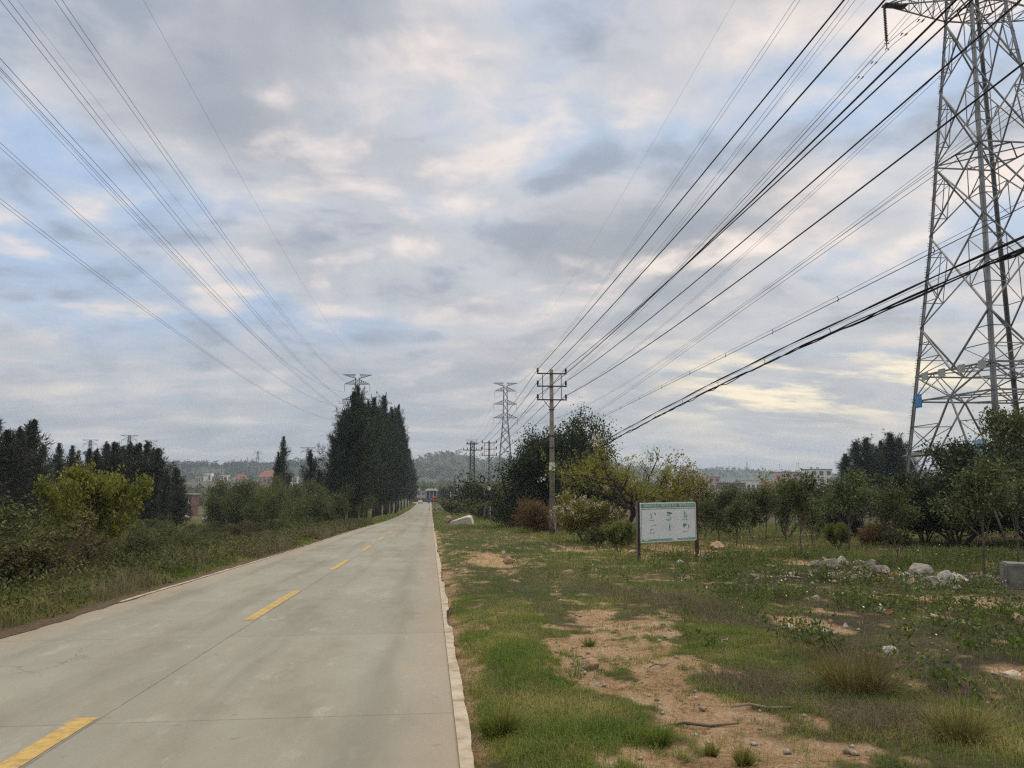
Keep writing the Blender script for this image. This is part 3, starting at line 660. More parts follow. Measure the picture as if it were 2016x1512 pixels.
right_line(X1 + 6.05, 37.95, 25.5, 0.07566, 0.0002863, 'twin conductor passing through the near pylon, lowest on the far side', True)

# ------------------------------------------------------------------ roadside utility poles
POLE1 = (7.53, 48.0); PZ1 = float(ground_z(*POLE1)); POLE2 = (7.23, 97.0); PZ2 = float(ground_z(*POLE2))
ARM_Z = [8.47, 7.66, 6.80]
def utility_pole():
    h = 8.62 - PZ1
    root = empty('utility_pole', (*POLE1, PZ1), 'tall round concrete utility pole with three dark crossarms, nearest on the right', 'utility pole', 'utility poles along the right verge')
    m = MB(); m.tube([(0, 0, -.3), (0, 0, h * .5), (0, 0, h)], [.19, .15, .115], 14); m.build('pole', M['pole'], root, True)
    for k, z in enumerate(ARM_Z):
        zz = z - PZ1; a = MB(); a.box((0, -.14, zz - .12), (1.92, .07, .075)); a.box((0, -.14, zz - .085), (1.92, .012, .02)); a.build('crossarm', M['dark_steel'], root)
        for sx in (-1, 1):
            i = MB(); i.tube([(sx * .9, -.14, zz - .08), (sx * .9, -.14, zz - .02), (sx * .9, -.14, zz + .0), (sx * .9, -.14, zz + .05), (sx * .9, -.14, zz + .07), (sx * .9, -.14, zz + .13), (sx * .9, -.14, zz + .16), (sx * .9, -.14, zz + .24)], [.03, .05, .085, .05, .085, .05, .075, .04], 10)
            i.build('insulator', M['insul'], root, True)
    for sx in (-1, 1): s = MB(); s.bar((sx * .6, -.19, ARM_Z[2] - PZ1 - .1), (sx * .6, -.19, ARM_Z[0] - PZ1 - .1), .05); s.build('strut', M['steel'], root)
    for sx in (-1, 1): b = MB(); b.bar((sx * .52, -.17, ARM_Z[2] - PZ1 - .17), (sx * .08, -.15, ARM_Z[2] - PZ1 - .72), .045); b.build('brace', M['steel'], root)
    for z in (ARM_Z[2] - PZ1 - .75, 6.1, 5.35, 3.85, 2.3): c = MB(); c.tube([(0, 0, z), (0, 0, z + .06)], [.185, .185], 14); c.build('clamp_band', M['dark_steel'], root)
    w = MB(); w.tube([(0, 0, 3.95), (0, 0, 4.45)], [.186, .182], 14, False); w.build('notice_band', M['white'], root, True)
    p = MB(); p.cyl((.16, -.14, 0), (.15, -.12, 1.75), .03, 8); p.build('conduit', M['white'], root, True)
    return root
pole1 = utility_pole()
pole2 = copy_tree(pole1, (*POLE2, PZ2), 0.0, 'second concrete utility pole further along the right verge', scale=(1, 1, (6.55 - PZ2) / (8.62 - PZ1)))
def mast():
    x, y = 8.7, 165.0; zg = float(ground_z(x, y)); H = 9.75 - zg
    root = empty('lattice_mast', (x, y, zg), 'narrow dark lattice utility mast with two crossarms beyond the poles', 'utility mast')
    P = lambda c, z: Vector((c[0] * (.62 - .22 * z / H), c[1] * (.62 - .22 * z / H), z)); cs = [(-1, -1), (1, -1), (1, 1), (-1, 1)]
    for c in cs: m = MB(); m.bar(P(c, 0), P(c, H), .17); m.build('leg', M['dark_steel'], root)
    m = MB(); n = 22
    for k in range(4):
        for i in range(n):
            a, b = (cs[k], cs[(k + 1) % 4]) if i % 2 else (cs[(k + 1) % 4], cs[k]); m.bar(P(a, H * i / n), P(b, H * (i + 1) / n), .12)
    m.build('bracing', M['dark_steel'], root)
    for z, L, ins in ((H - .45, 1.25, (-1.1, .95)), (H - 1.75, 2.05, (-1.9, -1.1, .9, 1.9))):
        a = MB()
        for sy in (-.5, .5): a.box((0, sy, z), (2 * L, .1, .13))
        a.build('crossarm', M['rust'], root)
        for q in ins: i = MB(); i.tube([(q, -.5, z), (q, -.5, z + .15), (q, -.5, z + .2), (q, -.5, z + .32), (q, -.5, z + .5)], [.06, .07, .13, .07, .1], 8); i.build('insulator', M['insul'], root)
    return (x, y, 9.3)
MAST = mast()
# short pole with a coil of black cable
sx_, sy_ = 6.68, 97.0; zg = float(ground_z(sx_, sy_))
sp = empty('cable_pole', (sx_, sy_, zg), 'short concrete pole with a coil of black cable at its top', 'utility pole')
m = MB(); m.tube([(0, 0, -.2), (0, 0, 1.75 - zg)], [.16, .11], 12); m.build('pole', M['pole'], sp, True)
m = MB(); m.tube([(-.32 + .28 * math.cos(a), -.14, 1.75 - zg + .42 * math.sin(a)) for a in np.linspace(0, 2 * math.pi, 25)], .085, 8, False); m.build('cable_coil', M['cable'], sp, True)

G10 = 'black wires of the roadside pole line'
def dist(x, zb, a1, a2, label):
    off = x - POLE1[0]
    p = span(x, 0, x, 48, zb, a1, a2, -6, 48, 40)
    sag = lambda A, B, s, n: [tuple(Vector(A).lerp(Vector(B), t) - Vector((0, 0, 4 * s * t * (1 - t)))) for t in np.linspace(0, 1, n)[1:]]
    e = p[-1]; B = (POLE2[0] + off, 97, PZ2 + (e[2] - PZ1) * (6.55 - PZ2) / (8.62 - PZ1)); Cc = (MAST[0] + off * 1.6, MAST[1], MAST[2] - (1.3 if e[2] < 8.3 else 0) - (.15 if e[2] < 7.3 else 0))
    wire_obj('power_line', [p + sag(e, B, .35, 18) + sag(B, Cc, .5, 14)], 0.016, M['cable'], label, G10, sides=6)
dist(6.63, 8.62, -0.00587, 0.000457, 'black pole-line wire on the top crossarm, road side')
dist(6.63, 7.82, -0.00174, 0.0005977, 'black pole-line wire on the middle crossarm, road side')
dist(6.65, 6.95, 0.00888, 0.0007657, 'black pole-line wire on the lowest crossarm, road side')
dist(8.43, 8.70, 0.00828, 0.0005776, 'black pole-line wire on the top crossarm, field side')
dist(8.42, 7.84, 0.01230, 0.0008099, 'black pole-line wire on the middle crossarm, field side')
dist(8.45, 6.97, 0.02018, 0.0009789, 'black pole-line wire on the lowest crossarm, field side')
def comm(x0, zs, r, label, wraps, extra=0.0, lash=None):
    """zs: (y, z) points of the sagging cable"""
    ys = np.linspace(-4, 48, 120); z = np.polyval(np.polyfit([q[0] for q in zs], [q[1] for q in zs], 2 + (len(zs) > 4)), ys)
    paths = []
    for k in range(wraps):
        ph = 2.1 * k; rr = r * 1.15 if wraps > 1 else 0
        paths.append([(x0 + rr * math.cos(ph + y * 1.3) + (.06 * vnoise(y * .8 + 7 * k, 3) if wraps > 2 else 0), y, q + rr * math.sin(ph + y * 1.3) - (.10 * max(0, vnoise(y * 1.1 + 5 * k, 9.0) - .45) if wraps > 2 else 0)) for y, q in zip(ys, z)])
    e = paths[0][-1]; far = [(x0 - .3 * t, 48 + 49 * t, e[2] + (PZ2 - PZ1) * t - 1.6 * t * (1 - t)) for t in np.linspace(.03, 1, 20)]
    paths[0] = paths[0] + far
    o = wire_obj('service_cable', paths, r, M['cable'], label, 'service cables low on the utility poles', sides=6); o['category'] = 'cable'
    if lash:                                            # carrier wire above the cable, with small hangers
        c = MB(); c.tube([(x0, y, q + lash) for y, q in zip(ys, z)], .0035, 5); c.build('carrier_wire', M['cable'], o)
        if r > .005:
            for y in np.arange(5, 46, 2.6 + r * 30):
                q = float(np.interp(y, ys, z)); c = MB(); c.tube([(x0, y, q + lash), (x0 + .02, y, q + lash * .4), (x0, y, q - .03)], .007, 5); c.build('hanger', M['cable'], o)
comm(7.5, [(48, 4.35), (32.9, 4.75), (26.5, 5.2), (19.1, 5.7), (13.4, 6.0), (10.4, 6.2), (0, 6.7)], 0.0042, 'thin pair of service wires, uppermost of the low cables', 1, lash=.09)
comm(7.52, [(48, 3.75), (35.1, 4.3), (26.7, 4.68), (19.2, 4.8), (15.5, 4.9), (11.6, 5.05), (0, 5.5)], 0.0065, 'slim lashed service cable between thin pair and thick bundle', 1, lash=.075)
comm(7.55, [(48, 2.2), (37.7, 2.85), (30.7, 3.4), (22.6, 4.0), (17.3, 4.3), (12.7, 4.45), (8.8, 4.6), (0, 4.7)], 0.011, 'thick tangled bundle of black service cables, lowest on the poles', 4, lash=.09)
comm(7.45, [(48, 2.25), (30.7, 3.47), (22.6, 4.06), (17.3, 4.38), (12.8, 4.56), (8.8, 4.70), (0, 4.85)], 0.010, 'black service cable running just above the thick bundle', 2)

# ------------------------------------------------------------------ plants
def leaf_arrays(pos, dirs, L, W, r):
    """kite shaped leaves: one quad each"""
    n = len(pos); d = norm(dirs); s = norm(np.cross(d, norm(r.normal(size=(n, 3))))); L = np.broadcast_to(L, n)[:, None]; W = np.broadcast_to(W, n)[:, None]
    nrm = np.cross(s, d) * W * .25
    v = np.stack([pos, pos + d * L * .45 + s * W / 2 + nrm, pos + d * L, pos + d * L * .45 - s * W / 2 + nrm], 1)
    return v.reshape(-1, 3)
def quads(n): return np.arange(n * 4).reshape(n, 4)
def leaf_mesh(name, vs, mat):
    v = np.concatenate(vs); return raw_mesh(name, v, quads(len(v) // 4), 4, mat)

def casuarina(seed, h, Rr, mat, nb=95, clumps=11, needles=13, lean=0.0, low=0.10, nl=0.62, nw=0.055, sparse=1.0):
    """a feathery she-oak: straight leader, ascending plumes, fine drooping needles. Returns trunk and crown meshes."""
    r = np.random.default_rng(seed); tb = MB(); vs = []
    tp = [(lean * t * t * h + .12 * math.sin(t * 7 + seed), .12 * math.cos(t * 5 + seed), h * t) for t in np.linspace(0, .96, 9)]
    tb.tube(tp, [max(.02, .016 * h * (1 - t) ** .8) for t in np.linspace(0, .96, 9)], 7)
    ph = r.random(6) * 6.28
    for b in range(nb):
        t = low + (.99 - low) * ((b + r.random()) / nb) ** .88; az = r.random() * 6.28
        lob = 1 + .28 * math.sin(3 * az + ph[0] + t * 6) + .25 * math.sin(t * 19 + ph[1] + az)
        shape = np.interp(t, [0, .10, .25, .5, .72, .88, 1], [.66, .95, 1.0, .90, .66, .32, .03]); L = Rr * shape * lob * (.65 + .5 * r.random())
        el = R(26 + 42 * t + 14 * r.random()); base = np.array([np.interp(t, np.linspace(0, .96, 9), [q[i] for q in tp]) for i in range(3)])
        dr = np.array([math.cos(az) * math.cos(el), math.sin(az) * math.cos(el), math.sin(el)])
        tip = base + dr * L + np.array([0, 0, .22 * L]); mid = base + dr * L * .5
        if b % 3 == 0: tb.tube([base, mid, tip], [.008 * h * (1 - t) ** .6 * .5 + .008, .012, .005], 4, False)
        m = max(3, int(clumps * (.45 + .55 * L / Rr)))
        s = np.linspace(.22, 1.0, m)[:, None]; c = base * (1 - s) ** 2 + 2 * mid * s * (1 - s) + tip * s * s; fs_ = min(1.0, .16 + shape * 1.1); c = c + r.normal(size=c.shape) * .05 * Rr * fs_
        k = int(needles * sparse); p = np.repeat(c, k, 0) + r.normal(size=(m * k, 3)) * .13 * fs_
        d = dr[None] * .75 + r.normal(size=(m * k, 3)) * .62 + np.array([0, 0, .12])
        vs.append(leaf_arrays(p, d, nl * fs_ * (.55 + .9 * r.random(m * k)), nw * (.6 + .8 * r.random(m * k)), r))
    return tb.mesh('trunk', M['bark_dark'], True), leaf_mesh('crown', vs, mat)

def woody(seed, size, mat, stems=1, trunk=0.3, levels=3, kids=(6, 6, 5), ratio=0.62, ang=48, up=0.15, leaves=26, ll=0.09, lw=0.04, jit=0.12, droop=0.0, base_r=0.07, bark=None, flowers=0, thin=0.0, pin=False, lowest=0.25):
    """branching plant: stems, branches, twigs carrying leaves; scaled so that its crown fits size = (width, height). Returns (wood, crown, flower) meshes."""
    r = np.random.default_rng(seed); br = []; twigs = []
    def grow(p, d, L, rad, lev):
        n = 5; pts = [p]; q = p.copy(); dd = d.copy()
        for i in range(n):
            dd = norm(dd + r.normal(size=3) * .13 + np.array([0, 0, up * .35 - droop * .3 * (lev > 0)])); q = q + dd * L / n; pts.append(q)
        br.append((pts, [rad * (1 - .55 * i / n) for i in range(n + 1)], lev))
        if lev == levels: twigs.append(pts); return
        if lev >= levels - 1: twigs.append(pts[2:])
        k = kids[min(lev, len(kids) - 1)]
        for j in range(k):
            if r.random() < thin: continue
            t = (lowest if lev == 0 else .2) + (1 - (lowest if lev == 0 else .2)) * (j + r.random()) / k; f = t * n; i = min(int(f), n - 1); b = pts[i] + (pts[i + 1] - pts[i]) * (f - i)
            ax = norm(np.cross(dd, r.normal(size=3))); a = R(ang * (.6 + .7 * r.random())); nd = norm(dd * math.cos(a) + ax * math.sin(a) + np.array([0, 0, up]))
            grow(b, nd, L * ratio * (.65 + .6 * r.random()) * (1.15 - .45 * t), rad * .55, lev + 1)
    for s in range(stems):
        a = 6.28 * (s + r.random() * .7) / stems; tilt = 0.10 if stems == 1 else .35 + .5 * r.random()
        d = norm(np.array([math.cos(a) * tilt, math.sin(a) * tilt, 1.0])); grow(np.array([math.cos(a), math.sin(a), 0]) * (0 if stems == 1 else .06), d, 1.0 if stems == 1 else .8 + .4 * r.random(), base_r / size[1], 0)
    # crown shape -> requested size
    ctr = np.concatenate([np.array(t) for t in twigs]).mean(0)
    def lean_back(P):                                   # keep the crown over its root
        P = np.array(P); k = np.clip(P[:, 2:3] / max(ctr[2], 1e-6), 0, 1.6); return P - np.array([ctr[0], ctr[1], 0])[None] * k
    twigs = [lean_back(t) for t in twigs]; br = [(lean_back(a), b, c) for a, b, c in br]
    allp = np.concatenate([np.array(t) for t in twigs]); zmax = np.percentile(allp[:, 2], 99.8) * 1.03; wmax = np.percentile(np.abs(allp[:, :2]), 97)
    sx, sz = size[0] / 2 / wmax, size[1] / zmax; S = np.array([sx, sx, sz])
    if trunk > 0 and stems == 1:                        # lift the crown onto a clear stem
        zl = np.percentile(allp[:, 2], 4); lift = lambda z: np.where(z < zl, z / zl * trunk * zmax, trunk * zmax + (z - zl) * (1 - trunk) * zmax / (zmax - zl))
    else: lift = lambda z: z
    fix = lambda P: np.stack([P[:, 0], P[:, 1], lift(P[:, 2])], 1) * S
    tb = MB()
    for pts, rad, lev in br:
        if lev > 2 and r.random() < .5: continue
        P = fix(np.array(pts)); tb.tube(P, [max(.004, q * size[1]) for q in rad], 7 if lev == 0 else 4, False)
    vs = []; fl = []
    for t in twigs:
        P = fix(np.array(t)); n = leaves; s = r.random(n) ** .7 * (len(P) - 1.001); i = s.astype(int); c = P[i] + (P[i + 1] - P[i]) * (s - i)[:, None]
        tw = norm(P[-1] - P[0]); d = tw[None] * .5 + r.normal(size=(n, 3)) * .75 + np.array([0, 0, .1 - droop])
        c = c + r.normal(size=c.shape) * jit; q = .45 + .6 * r.random(n) + .7 * r.random(n) ** 5
        if pin:                                         # compound leaf: a row of small leaflets along a short rachis
            rd = norm(d); 
            for u in np.linspace(.15, 1.0, 5):
                cc = c + rd * (ll * 2.2 * u)[..., None] if np.ndim(u) else c + rd * ll * 2.2 * u
                vs.append(leaf_arrays(cc, rd * .5 + r.normal(size=(n, 3)) * .6, ll * q, lw * q, r))
        else: vs.append(leaf_arrays(c, d, ll * q, lw * q, r))
        if flowers and r.random() < flowers:
            k = 12; c0 = P[-1] + norm(P[-1] - P[0]) * .12; fl.append(leaf_arrays(np.repeat(c0[None], k, 0) + r.normal(size=(k, 3)) * .075, r.normal(size=(k, 3)) + np.array([0, 0, .4]), .095, .065, r))
    return (tb.mesh('trunk', bark or M['bark'], True), leaf_mesh('crown', vs, mat), leaf_mesh('blossom', fl, L_PINK) if fl else None)

def plant(name, meshes, loc, label, cat, group=None, rz=0.0, scale=(1, 1, 1), tilt=None):
    root = empty(name, loc, label, cat, group, rz, scale)
    if tilt: root.rotation_euler = (tilt[0], tilt[1], rz)
    wood, crown = meshes[0], meshes[1]
    link('trunk' if 'tree' in name or 'sapling' in name or 'casuarina' in name else 'stems', wood, root); link('crown' if 'tree' in name or 'sapling' in name or 'casuarina' in name else 'foliage', crown, root)
    if len(meshes) > 2 and meshes[2]: link('blossom', meshes[2], root)
    return root
pr = random.Random(5)
gz = lambda x, y: float(ground_z(x, y)) - 0.03

# --- the dark row of casuarinas along the left verge
CAS = [casuarina(11, 16, 3.5, L_CAS, lean=.02, nb=130, clumps=13), casuarina(12, 16, 3.1, L_CAS, nb=130, clumps=12), casuarina(13, 16, 3.6, L_CAS, lean=-.02, nb=130, clumps=13), casuarina(14, 16, 3.2, L_CAS, lean=.02, nb=130, clumps=12)]
row = [(698, 772, 96, 1.0), (675, 806, 99, .8), (700, 758, 104, .5), (688, 800, 107, .9), (712, 795, 112, .9), (722, 789, 119, .9), (735, 783, 129, .9), (744, 802, 134, .95), (751, 779, 138, .85), (760, 814, 146, .95), (770, 803, 156, .9), (779, 797, 166, .95), (780, 808, 174, .8), (785, 822, 190, .85), (791, 840, 208, .85), (797, 862, 228, .85), (803, 884, 250, .85), (808, 904, 275, .85), (812, 926, 300, .85)]
for i, (px, top, y, wd) in enumerate(row):
    x = at(px, y); g = gz(x, y); h = zrow(top, px, y) - g; s = h / 16
    plant('casuarina_tree', CAS[i % 4], (x, y, g), 'dark feathery casuarina in the roadside row, %s from its near end' % ORD[i] if i else 'dark feathery casuarina at the near end of the roadside row', 'tree', 'casuarinas in the row left of the road', pr.random() * 6.28, (wd, wd, s))
for i in range(12):
    y = 104 + i * 12; x = -11.8 + pr.uniform(-.5, .5) + i * .18; s = pr.uniform(12.5, 15.5) / 16 * (1 + i * .02)
    plant('casuarina_tree', CAS[(i + 2) % 4], (x, y, gz(x, y)), 'dark casuarina in the second line behind the roadside row, %s from its near end' % ORD[i] if i else 'dark casuarina at the near end of the second line behind the row', 'tree', 'casuarinas in the row left of the road', pr.random() * 6.28, (.95, .95, s))
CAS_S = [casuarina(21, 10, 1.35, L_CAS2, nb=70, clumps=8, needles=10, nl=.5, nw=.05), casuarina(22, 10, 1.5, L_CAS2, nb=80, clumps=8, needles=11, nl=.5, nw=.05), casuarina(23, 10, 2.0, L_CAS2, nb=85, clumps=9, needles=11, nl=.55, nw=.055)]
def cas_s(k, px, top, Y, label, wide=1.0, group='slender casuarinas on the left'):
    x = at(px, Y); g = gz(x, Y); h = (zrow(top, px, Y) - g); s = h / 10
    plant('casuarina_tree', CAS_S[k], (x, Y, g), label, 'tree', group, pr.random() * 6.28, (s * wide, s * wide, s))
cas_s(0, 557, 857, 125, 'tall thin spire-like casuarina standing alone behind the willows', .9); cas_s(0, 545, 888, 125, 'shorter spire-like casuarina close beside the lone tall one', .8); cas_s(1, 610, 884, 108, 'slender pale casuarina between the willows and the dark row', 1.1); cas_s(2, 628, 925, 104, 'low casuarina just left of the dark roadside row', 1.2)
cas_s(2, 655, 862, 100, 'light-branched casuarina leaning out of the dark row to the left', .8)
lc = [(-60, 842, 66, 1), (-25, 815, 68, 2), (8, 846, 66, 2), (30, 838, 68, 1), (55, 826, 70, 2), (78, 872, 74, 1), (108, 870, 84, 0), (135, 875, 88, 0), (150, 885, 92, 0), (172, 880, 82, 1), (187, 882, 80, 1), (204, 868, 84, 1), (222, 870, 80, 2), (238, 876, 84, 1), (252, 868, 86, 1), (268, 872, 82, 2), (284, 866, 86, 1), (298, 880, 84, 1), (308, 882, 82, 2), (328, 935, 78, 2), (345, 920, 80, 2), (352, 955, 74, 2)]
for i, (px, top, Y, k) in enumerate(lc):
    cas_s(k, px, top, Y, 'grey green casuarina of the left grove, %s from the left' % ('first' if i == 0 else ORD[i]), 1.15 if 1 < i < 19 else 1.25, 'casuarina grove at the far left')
# right hand grove behind the orchard
for i, (px, top, Y, k) in enumerate([(1668, 893, 104, 1), (1692, 870, 110, 2), (1712, 862, 108, 2), (1738, 868, 112, 1), (1757, 852, 110, 2), (1778, 862, 112, 1), (1792, 905, 108, 2)]):
    x = at(px, Y); g = gz(x, Y); h = zrow(top, px, Y) - g; s = h / 16
    plant('casuarina_tree', CAS[k], (x, Y, g), 'dark casuarina behind the orchard beside the near pylon, %s from the left' % ('first' if i == 0 else ORD[i]), 'tree', 'casuarinas beside the near pylon', pr.random() * 6.28, (s * 1.35, s * 1.35, s))

# --- broadleaved trees
BIG = [woody(31, (8.6, 9.3), L_DARK, trunk=.10, levels=3, kids=(10, 7, 5), leaves=85, ll=.21, lw=.11, jit=.44, base_r=.22, up=.25, bark=M['bark_dark']), woody(32, (8.0, 8.0), L_DARK, trunk=.08, levels=3, kids=(10, 7, 5), leaves=85, ll=.21, lw=.11, jit=.44, base_r=.2, up=.2, bark=M['bark_dark'])]
def tree(name, meshes, h0, px, top, Y, label, cat='tree', group=None, wide=1.0, rz=None, base=None):
    x = at(px, Y); g = gz(x, Y); s = (zrow(top, px, Y) - g) / h0
    return plant(name, meshes, (x, Y, g), label, cat, group, pr.random() * 6.28 if rz is None else rz, (s * wide, s * wide, s))
tree('broadleaf_tree', BIG[0], 9.3, 1138, 812, 62, 'large very dark green broadleaved tree behind the near utility pole', wide=.92)
tree('broadleaf_tree', BIG[1], 8.0, 1047, 850, 66, 'dark green broadleaved tree just left of the near utility pole', wide=.98)
tree('broadleaf_tree', BIG[1], 8.0, 1100, 845, 70, 'dark broadleaved tree wedged between the two beside the utility pole', wide=1.0)
L_FEATH = leafmat('bright feathery leaves', [(0.060, 0.072, 0.014), (0.125, 0.140, 0.024), (0.22, 0.22, 0.05)], 0.4, 0.45, 1.0, gain=1.65)
FEATH = woody(41, (5.2, 4.9), L_FEATH, trunk=.40, levels=3, kids=(7, 6, 4), ratio=.66, ang=50, up=.10, leaves=15, ll=.085, lw=.042, jit=.12, base_r=.13, bark=M['bark_dark'], flowers=.10, pin=True, lowest=.42)
tree('feathery_tree', FEATH, 4.9, 1232, 856, 35, 'olive green feathery tree with dark forked trunk left of the sign', wide=1.06, rz=1.1)
BAUH = woody(42, (3.6, 2.9), L_FEATH, stems=5, levels=3, kids=(6, 5, 4), leaves=13, ll=.12, lw=.09, jit=.12, base_r=.05, flowers=.17)
tree('flowering_shrub', BAUH, 2.9, 1152, 965, 38, 'bright green shrub covered in pale pink blossom right of the utility pole', 'shrub', wide=1.0)
BAUH2 = woody(43, (2.4, 4.2), L_FEATH, stems=3, levels=3, kids=(5, 5, 4), leaves=7, ll=.13, lw=.10, jit=.15, base_r=.05, flowers=.30, up=.3)
tree('flowering_tree', BAUH2, 4.2, 1352, 893, 46, 'thin open tree with pink blossom above the right end of the sign', wide=1.0)
tree('flowering_tree', BAUH2, 4.2, 1545, 928, 44, 'yellowish open flowering tree below the far white buildings', wide=1.2)
YELT = woody(44, (4.4, 3.8), L_YEL, stems=4, trunk=0, levels=3, kids=(7, 6, 5), leaves=20, ll=.15, lw=.12, jit=.16, base_r=.08, up=.2, thin=.15)
tree('yellow_tree', YELT, 3.8, 186, 920, 31, 'bright yellow green bushy tree among the scrub on the left', wide=.70)
tree('yellow_tree', YELT, 3.8, -50, 1000, 22, 'yellow green bush cut off by the left edge of the frame', wide=.8)
WILL = [woody(51, (6.4, 4.8), L_WILL, stems=3, levels=3, kids=(7, 6, 5), leaves=26, ll=.30, lw=.05, jit=.28, droop=.75, base_r=.12), woody(52, (5.6, 4.8), L_WILL, stems=4, levels=3, kids=(7, 6, 5), leaves=26, ll=.30, lw=.05, jit=.28, droop=.75, base_r=.1)]
for i, (px, top, Y, wd) in enumerate([(458, 953, 96, .8), (482, 946, 88, 1.0), (512, 944, 80, 1.1), (552, 943, 82, 1.1), (590, 949, 84, 1.0), (640, 960, 92, 1.0), (668, 950, 96, .9), (528, 958, 70, .8)]):
    tree('willow_tree', WILL[i % 2], 4.8, px, top, Y, 'soft green drooping willow in the thicket left of the dark row, %s from the left' % ('first' if i == 0 else ORD[i]), group='willows left of the dark row', wide=wd)
# hedge and trees beside the far road, right
BUSH = [woody(61, (3.6, 2.6), L_SCRUB, stems=6, levels=3, kids=(6, 5, 4), leaves=26, ll=.16, lw=.09, jit=.12, base_r=.05, thin=.15), woody(62, (3.4, 2.6), L_OLIVE, stems=6, levels=3, kids=(6, 5, 4), leaves=24, ll=.16, lw=.09, jit=.12, base_r=.05, thin=.15), woody(63, (3.2, 2.4), L_SCRUB2, stems=7, levels=3, kids=(6, 5, 4), leaves=18, ll=.13, lw=.06, jit=.16, base_r=.04)]
hedge = [(4.1 + 1.6 * pr.random() + (2.8 if i < 3 else 0), 112 + i * 11.5 + pr.uniform(-2, 2)) for i in range(20)]
for i, (x, y) in enumerate(hedge):
    s = pr.uniform(.72, .98); plant('hedge_bush', BUSH[(i * 2) % 3], (x, y, gz(x, y)), 'green bush of the hedge on the right of the far road, %s along it' % ('nearest' if i == 0 else ORD[i]), 'bush', 'hedge along the right of the far road', pr.random() * 6.28, (s, s, s))
for i in range(16):
    x, y = 4.5 + 6 * pr.random(), 62 + i * 8.0; s = pr.uniform(.7, 1.15); x = x + (5.5 if y < 100 else 3.5 if y < 170 else 0); plant('verge_bush', BUSH[(i + 1) % 3], (x, y, gz(x, y)), 'scrubby bush round the utility poles on the right, %s along the verge' % ('nearest' if i == 0 else ORD[i]), 'bush', 'bushes round the utility poles', pr.random() * 6.28, (s, s, s))
tree('broadleaf_tree', BIG[1], 8.0, 877, 957, 330, 'round brownish tree beside the houses at the end of the road', wide=1.0)
tree('broadleaf_tree', BIG[0], 9.3, 932, 948, 215, 'dark tree at the foot of the lattice utility mast', wide=.9)
LTREE = woody(64, (4.6, 5.5), L_OLIVE, trunk=.15, levels=3, kids=(7, 6, 4), leaves=20, ll=.22, lw=.12, jit=.25, base_r=.12, up=.2, thin=.1)
tree('leafy_tree', LTREE, 5.5, 938, 928, 140, 'light green open tree in front of the lattice utility mast'); tree('leafy_tree', LTREE, 5.5, 972, 925, 120, 'light green open tree right of the second utility pole'); tree('leafy_tree', LTREE, 5.5, 1000, 945, 105, 'olive tree between second utility pole and dark trees')
DRY = woody(65, (2.4, 2.1), L_BROWN, stems=9, levels=2, kids=(7, 5), leaves=40, ll=.30, lw=.035, jit=.18, base_r=.03)
tree('dry_bush', DRY, 2.1, 1060, 988, 52, 'dry reddish brown bush at the left foot of the utility pole', 'bush', wide=1.0)
BARE = woody(66, (1.8, 2.6), L_BROWN, stems=5, levels=3, kids=(5, 4, 3), leaves=1, ll=.06, lw=.03, base_r=.03, bark=M['bark_pale'])
tree('bare_bush', BARE, 2.6, 1098, 975, 46, 'leafless pale grey bush wrapped round the utility pole base', 'bush')
tree('green_bush', BUSH[1], 2.6, 1216, 1026, 30, 'bushy green clump directly left of the sign', 'bush', wide=.75); tree('green_bush', BUSH[0], 2.6, 1175, 1035, 33, 'low green clump under the pink flowering shrub', 'bush', wide=.7)

# --- young orchard behind the sign: thin stems, rounded crowns
SAP = [woody(71 + k, (1.7, 3.4), L_SAP, trunk=.56, levels=3, kids=(8, 6, 4), leaves=17, ll=.12, lw=.06, jit=.13, base_r=.045, up=.25, ratio=.6) for k in range(3)]
SAPL = [woody(75 + k, (1.8, 2.7), L_SAP, trunk=.34, levels=3, kids=(8, 6, 4), leaves=18, ll=.12, lw=.06, jit=.13, base_r=.04, up=.25) for k in range(2)]
saps = [(1938, 1136, 902, 0), (1770, 1118, 952, 1), (1580, 1096, 932, 2), (2003, 1106, 915, 1), (1672, 1088, 928, 0), (1415, 1068, 955, 3), (1450, 1072, 985, 4), (1508, 1066, 960, 2), (1740, 1070, 960, 0), (1478, 1058, 962, 3), (1548, 1062, 955, 4), (1625, 1056, 965, 3), (1400, 1054, 962, 0), (1700, 1056, 945, 4), (1530, 1050, 968, 1), (1590, 1046, 965, 3), (1650, 1046, 958, 4),
        (1445, 1046, 965, 2), (1388, 1062, 985, 4), (1600, 1072, 985, 4), (2060, 1120, 900, 0), (1852, 1062, 950, 3)]
for i, (px, br_, top, k) in enumerate(saps):
    x, y = pix_plane(px, br_); ms = (SAP + SAPL)[k]; h0 = 3.4 if k < 3 else 2.7; g = gz(x, y); s = (zrow(top, px, y) - g) / h0
    lab = ['thin-stemmed sapling rising behind the rubble heap, nearest of the orchard', 'thin straight sapling behind the middle of the rubble heap', 'slim orchard sapling in the open between sign and rubble heap'][i] if i < 3 else 'young orchard tree behind the sign and rubble, %s nearest' % ORD[i]
    plant('orchard_sapling', ms, (x, y, g), lab, 'sapling', 'young orchard trees', pr.random() * 6.28, (s * pr.uniform(.85, 1.05),) * 2 + (s,))
ST = MB(); ST.tube([(0, 0, -.1), (.05, 0, 1.2), (.02, .03, 2.2)], [.05, .04, .03], 7)
o = link('pale_stake', ST.mesh('pale_stake', M['bark_pale'], True)); xx, yy = pix_plane(1750, 1072); o.location = (xx, yy, gz(xx, yy)); tag(o, 'pale bare wooden stake among the orchard saplings', 'stake')
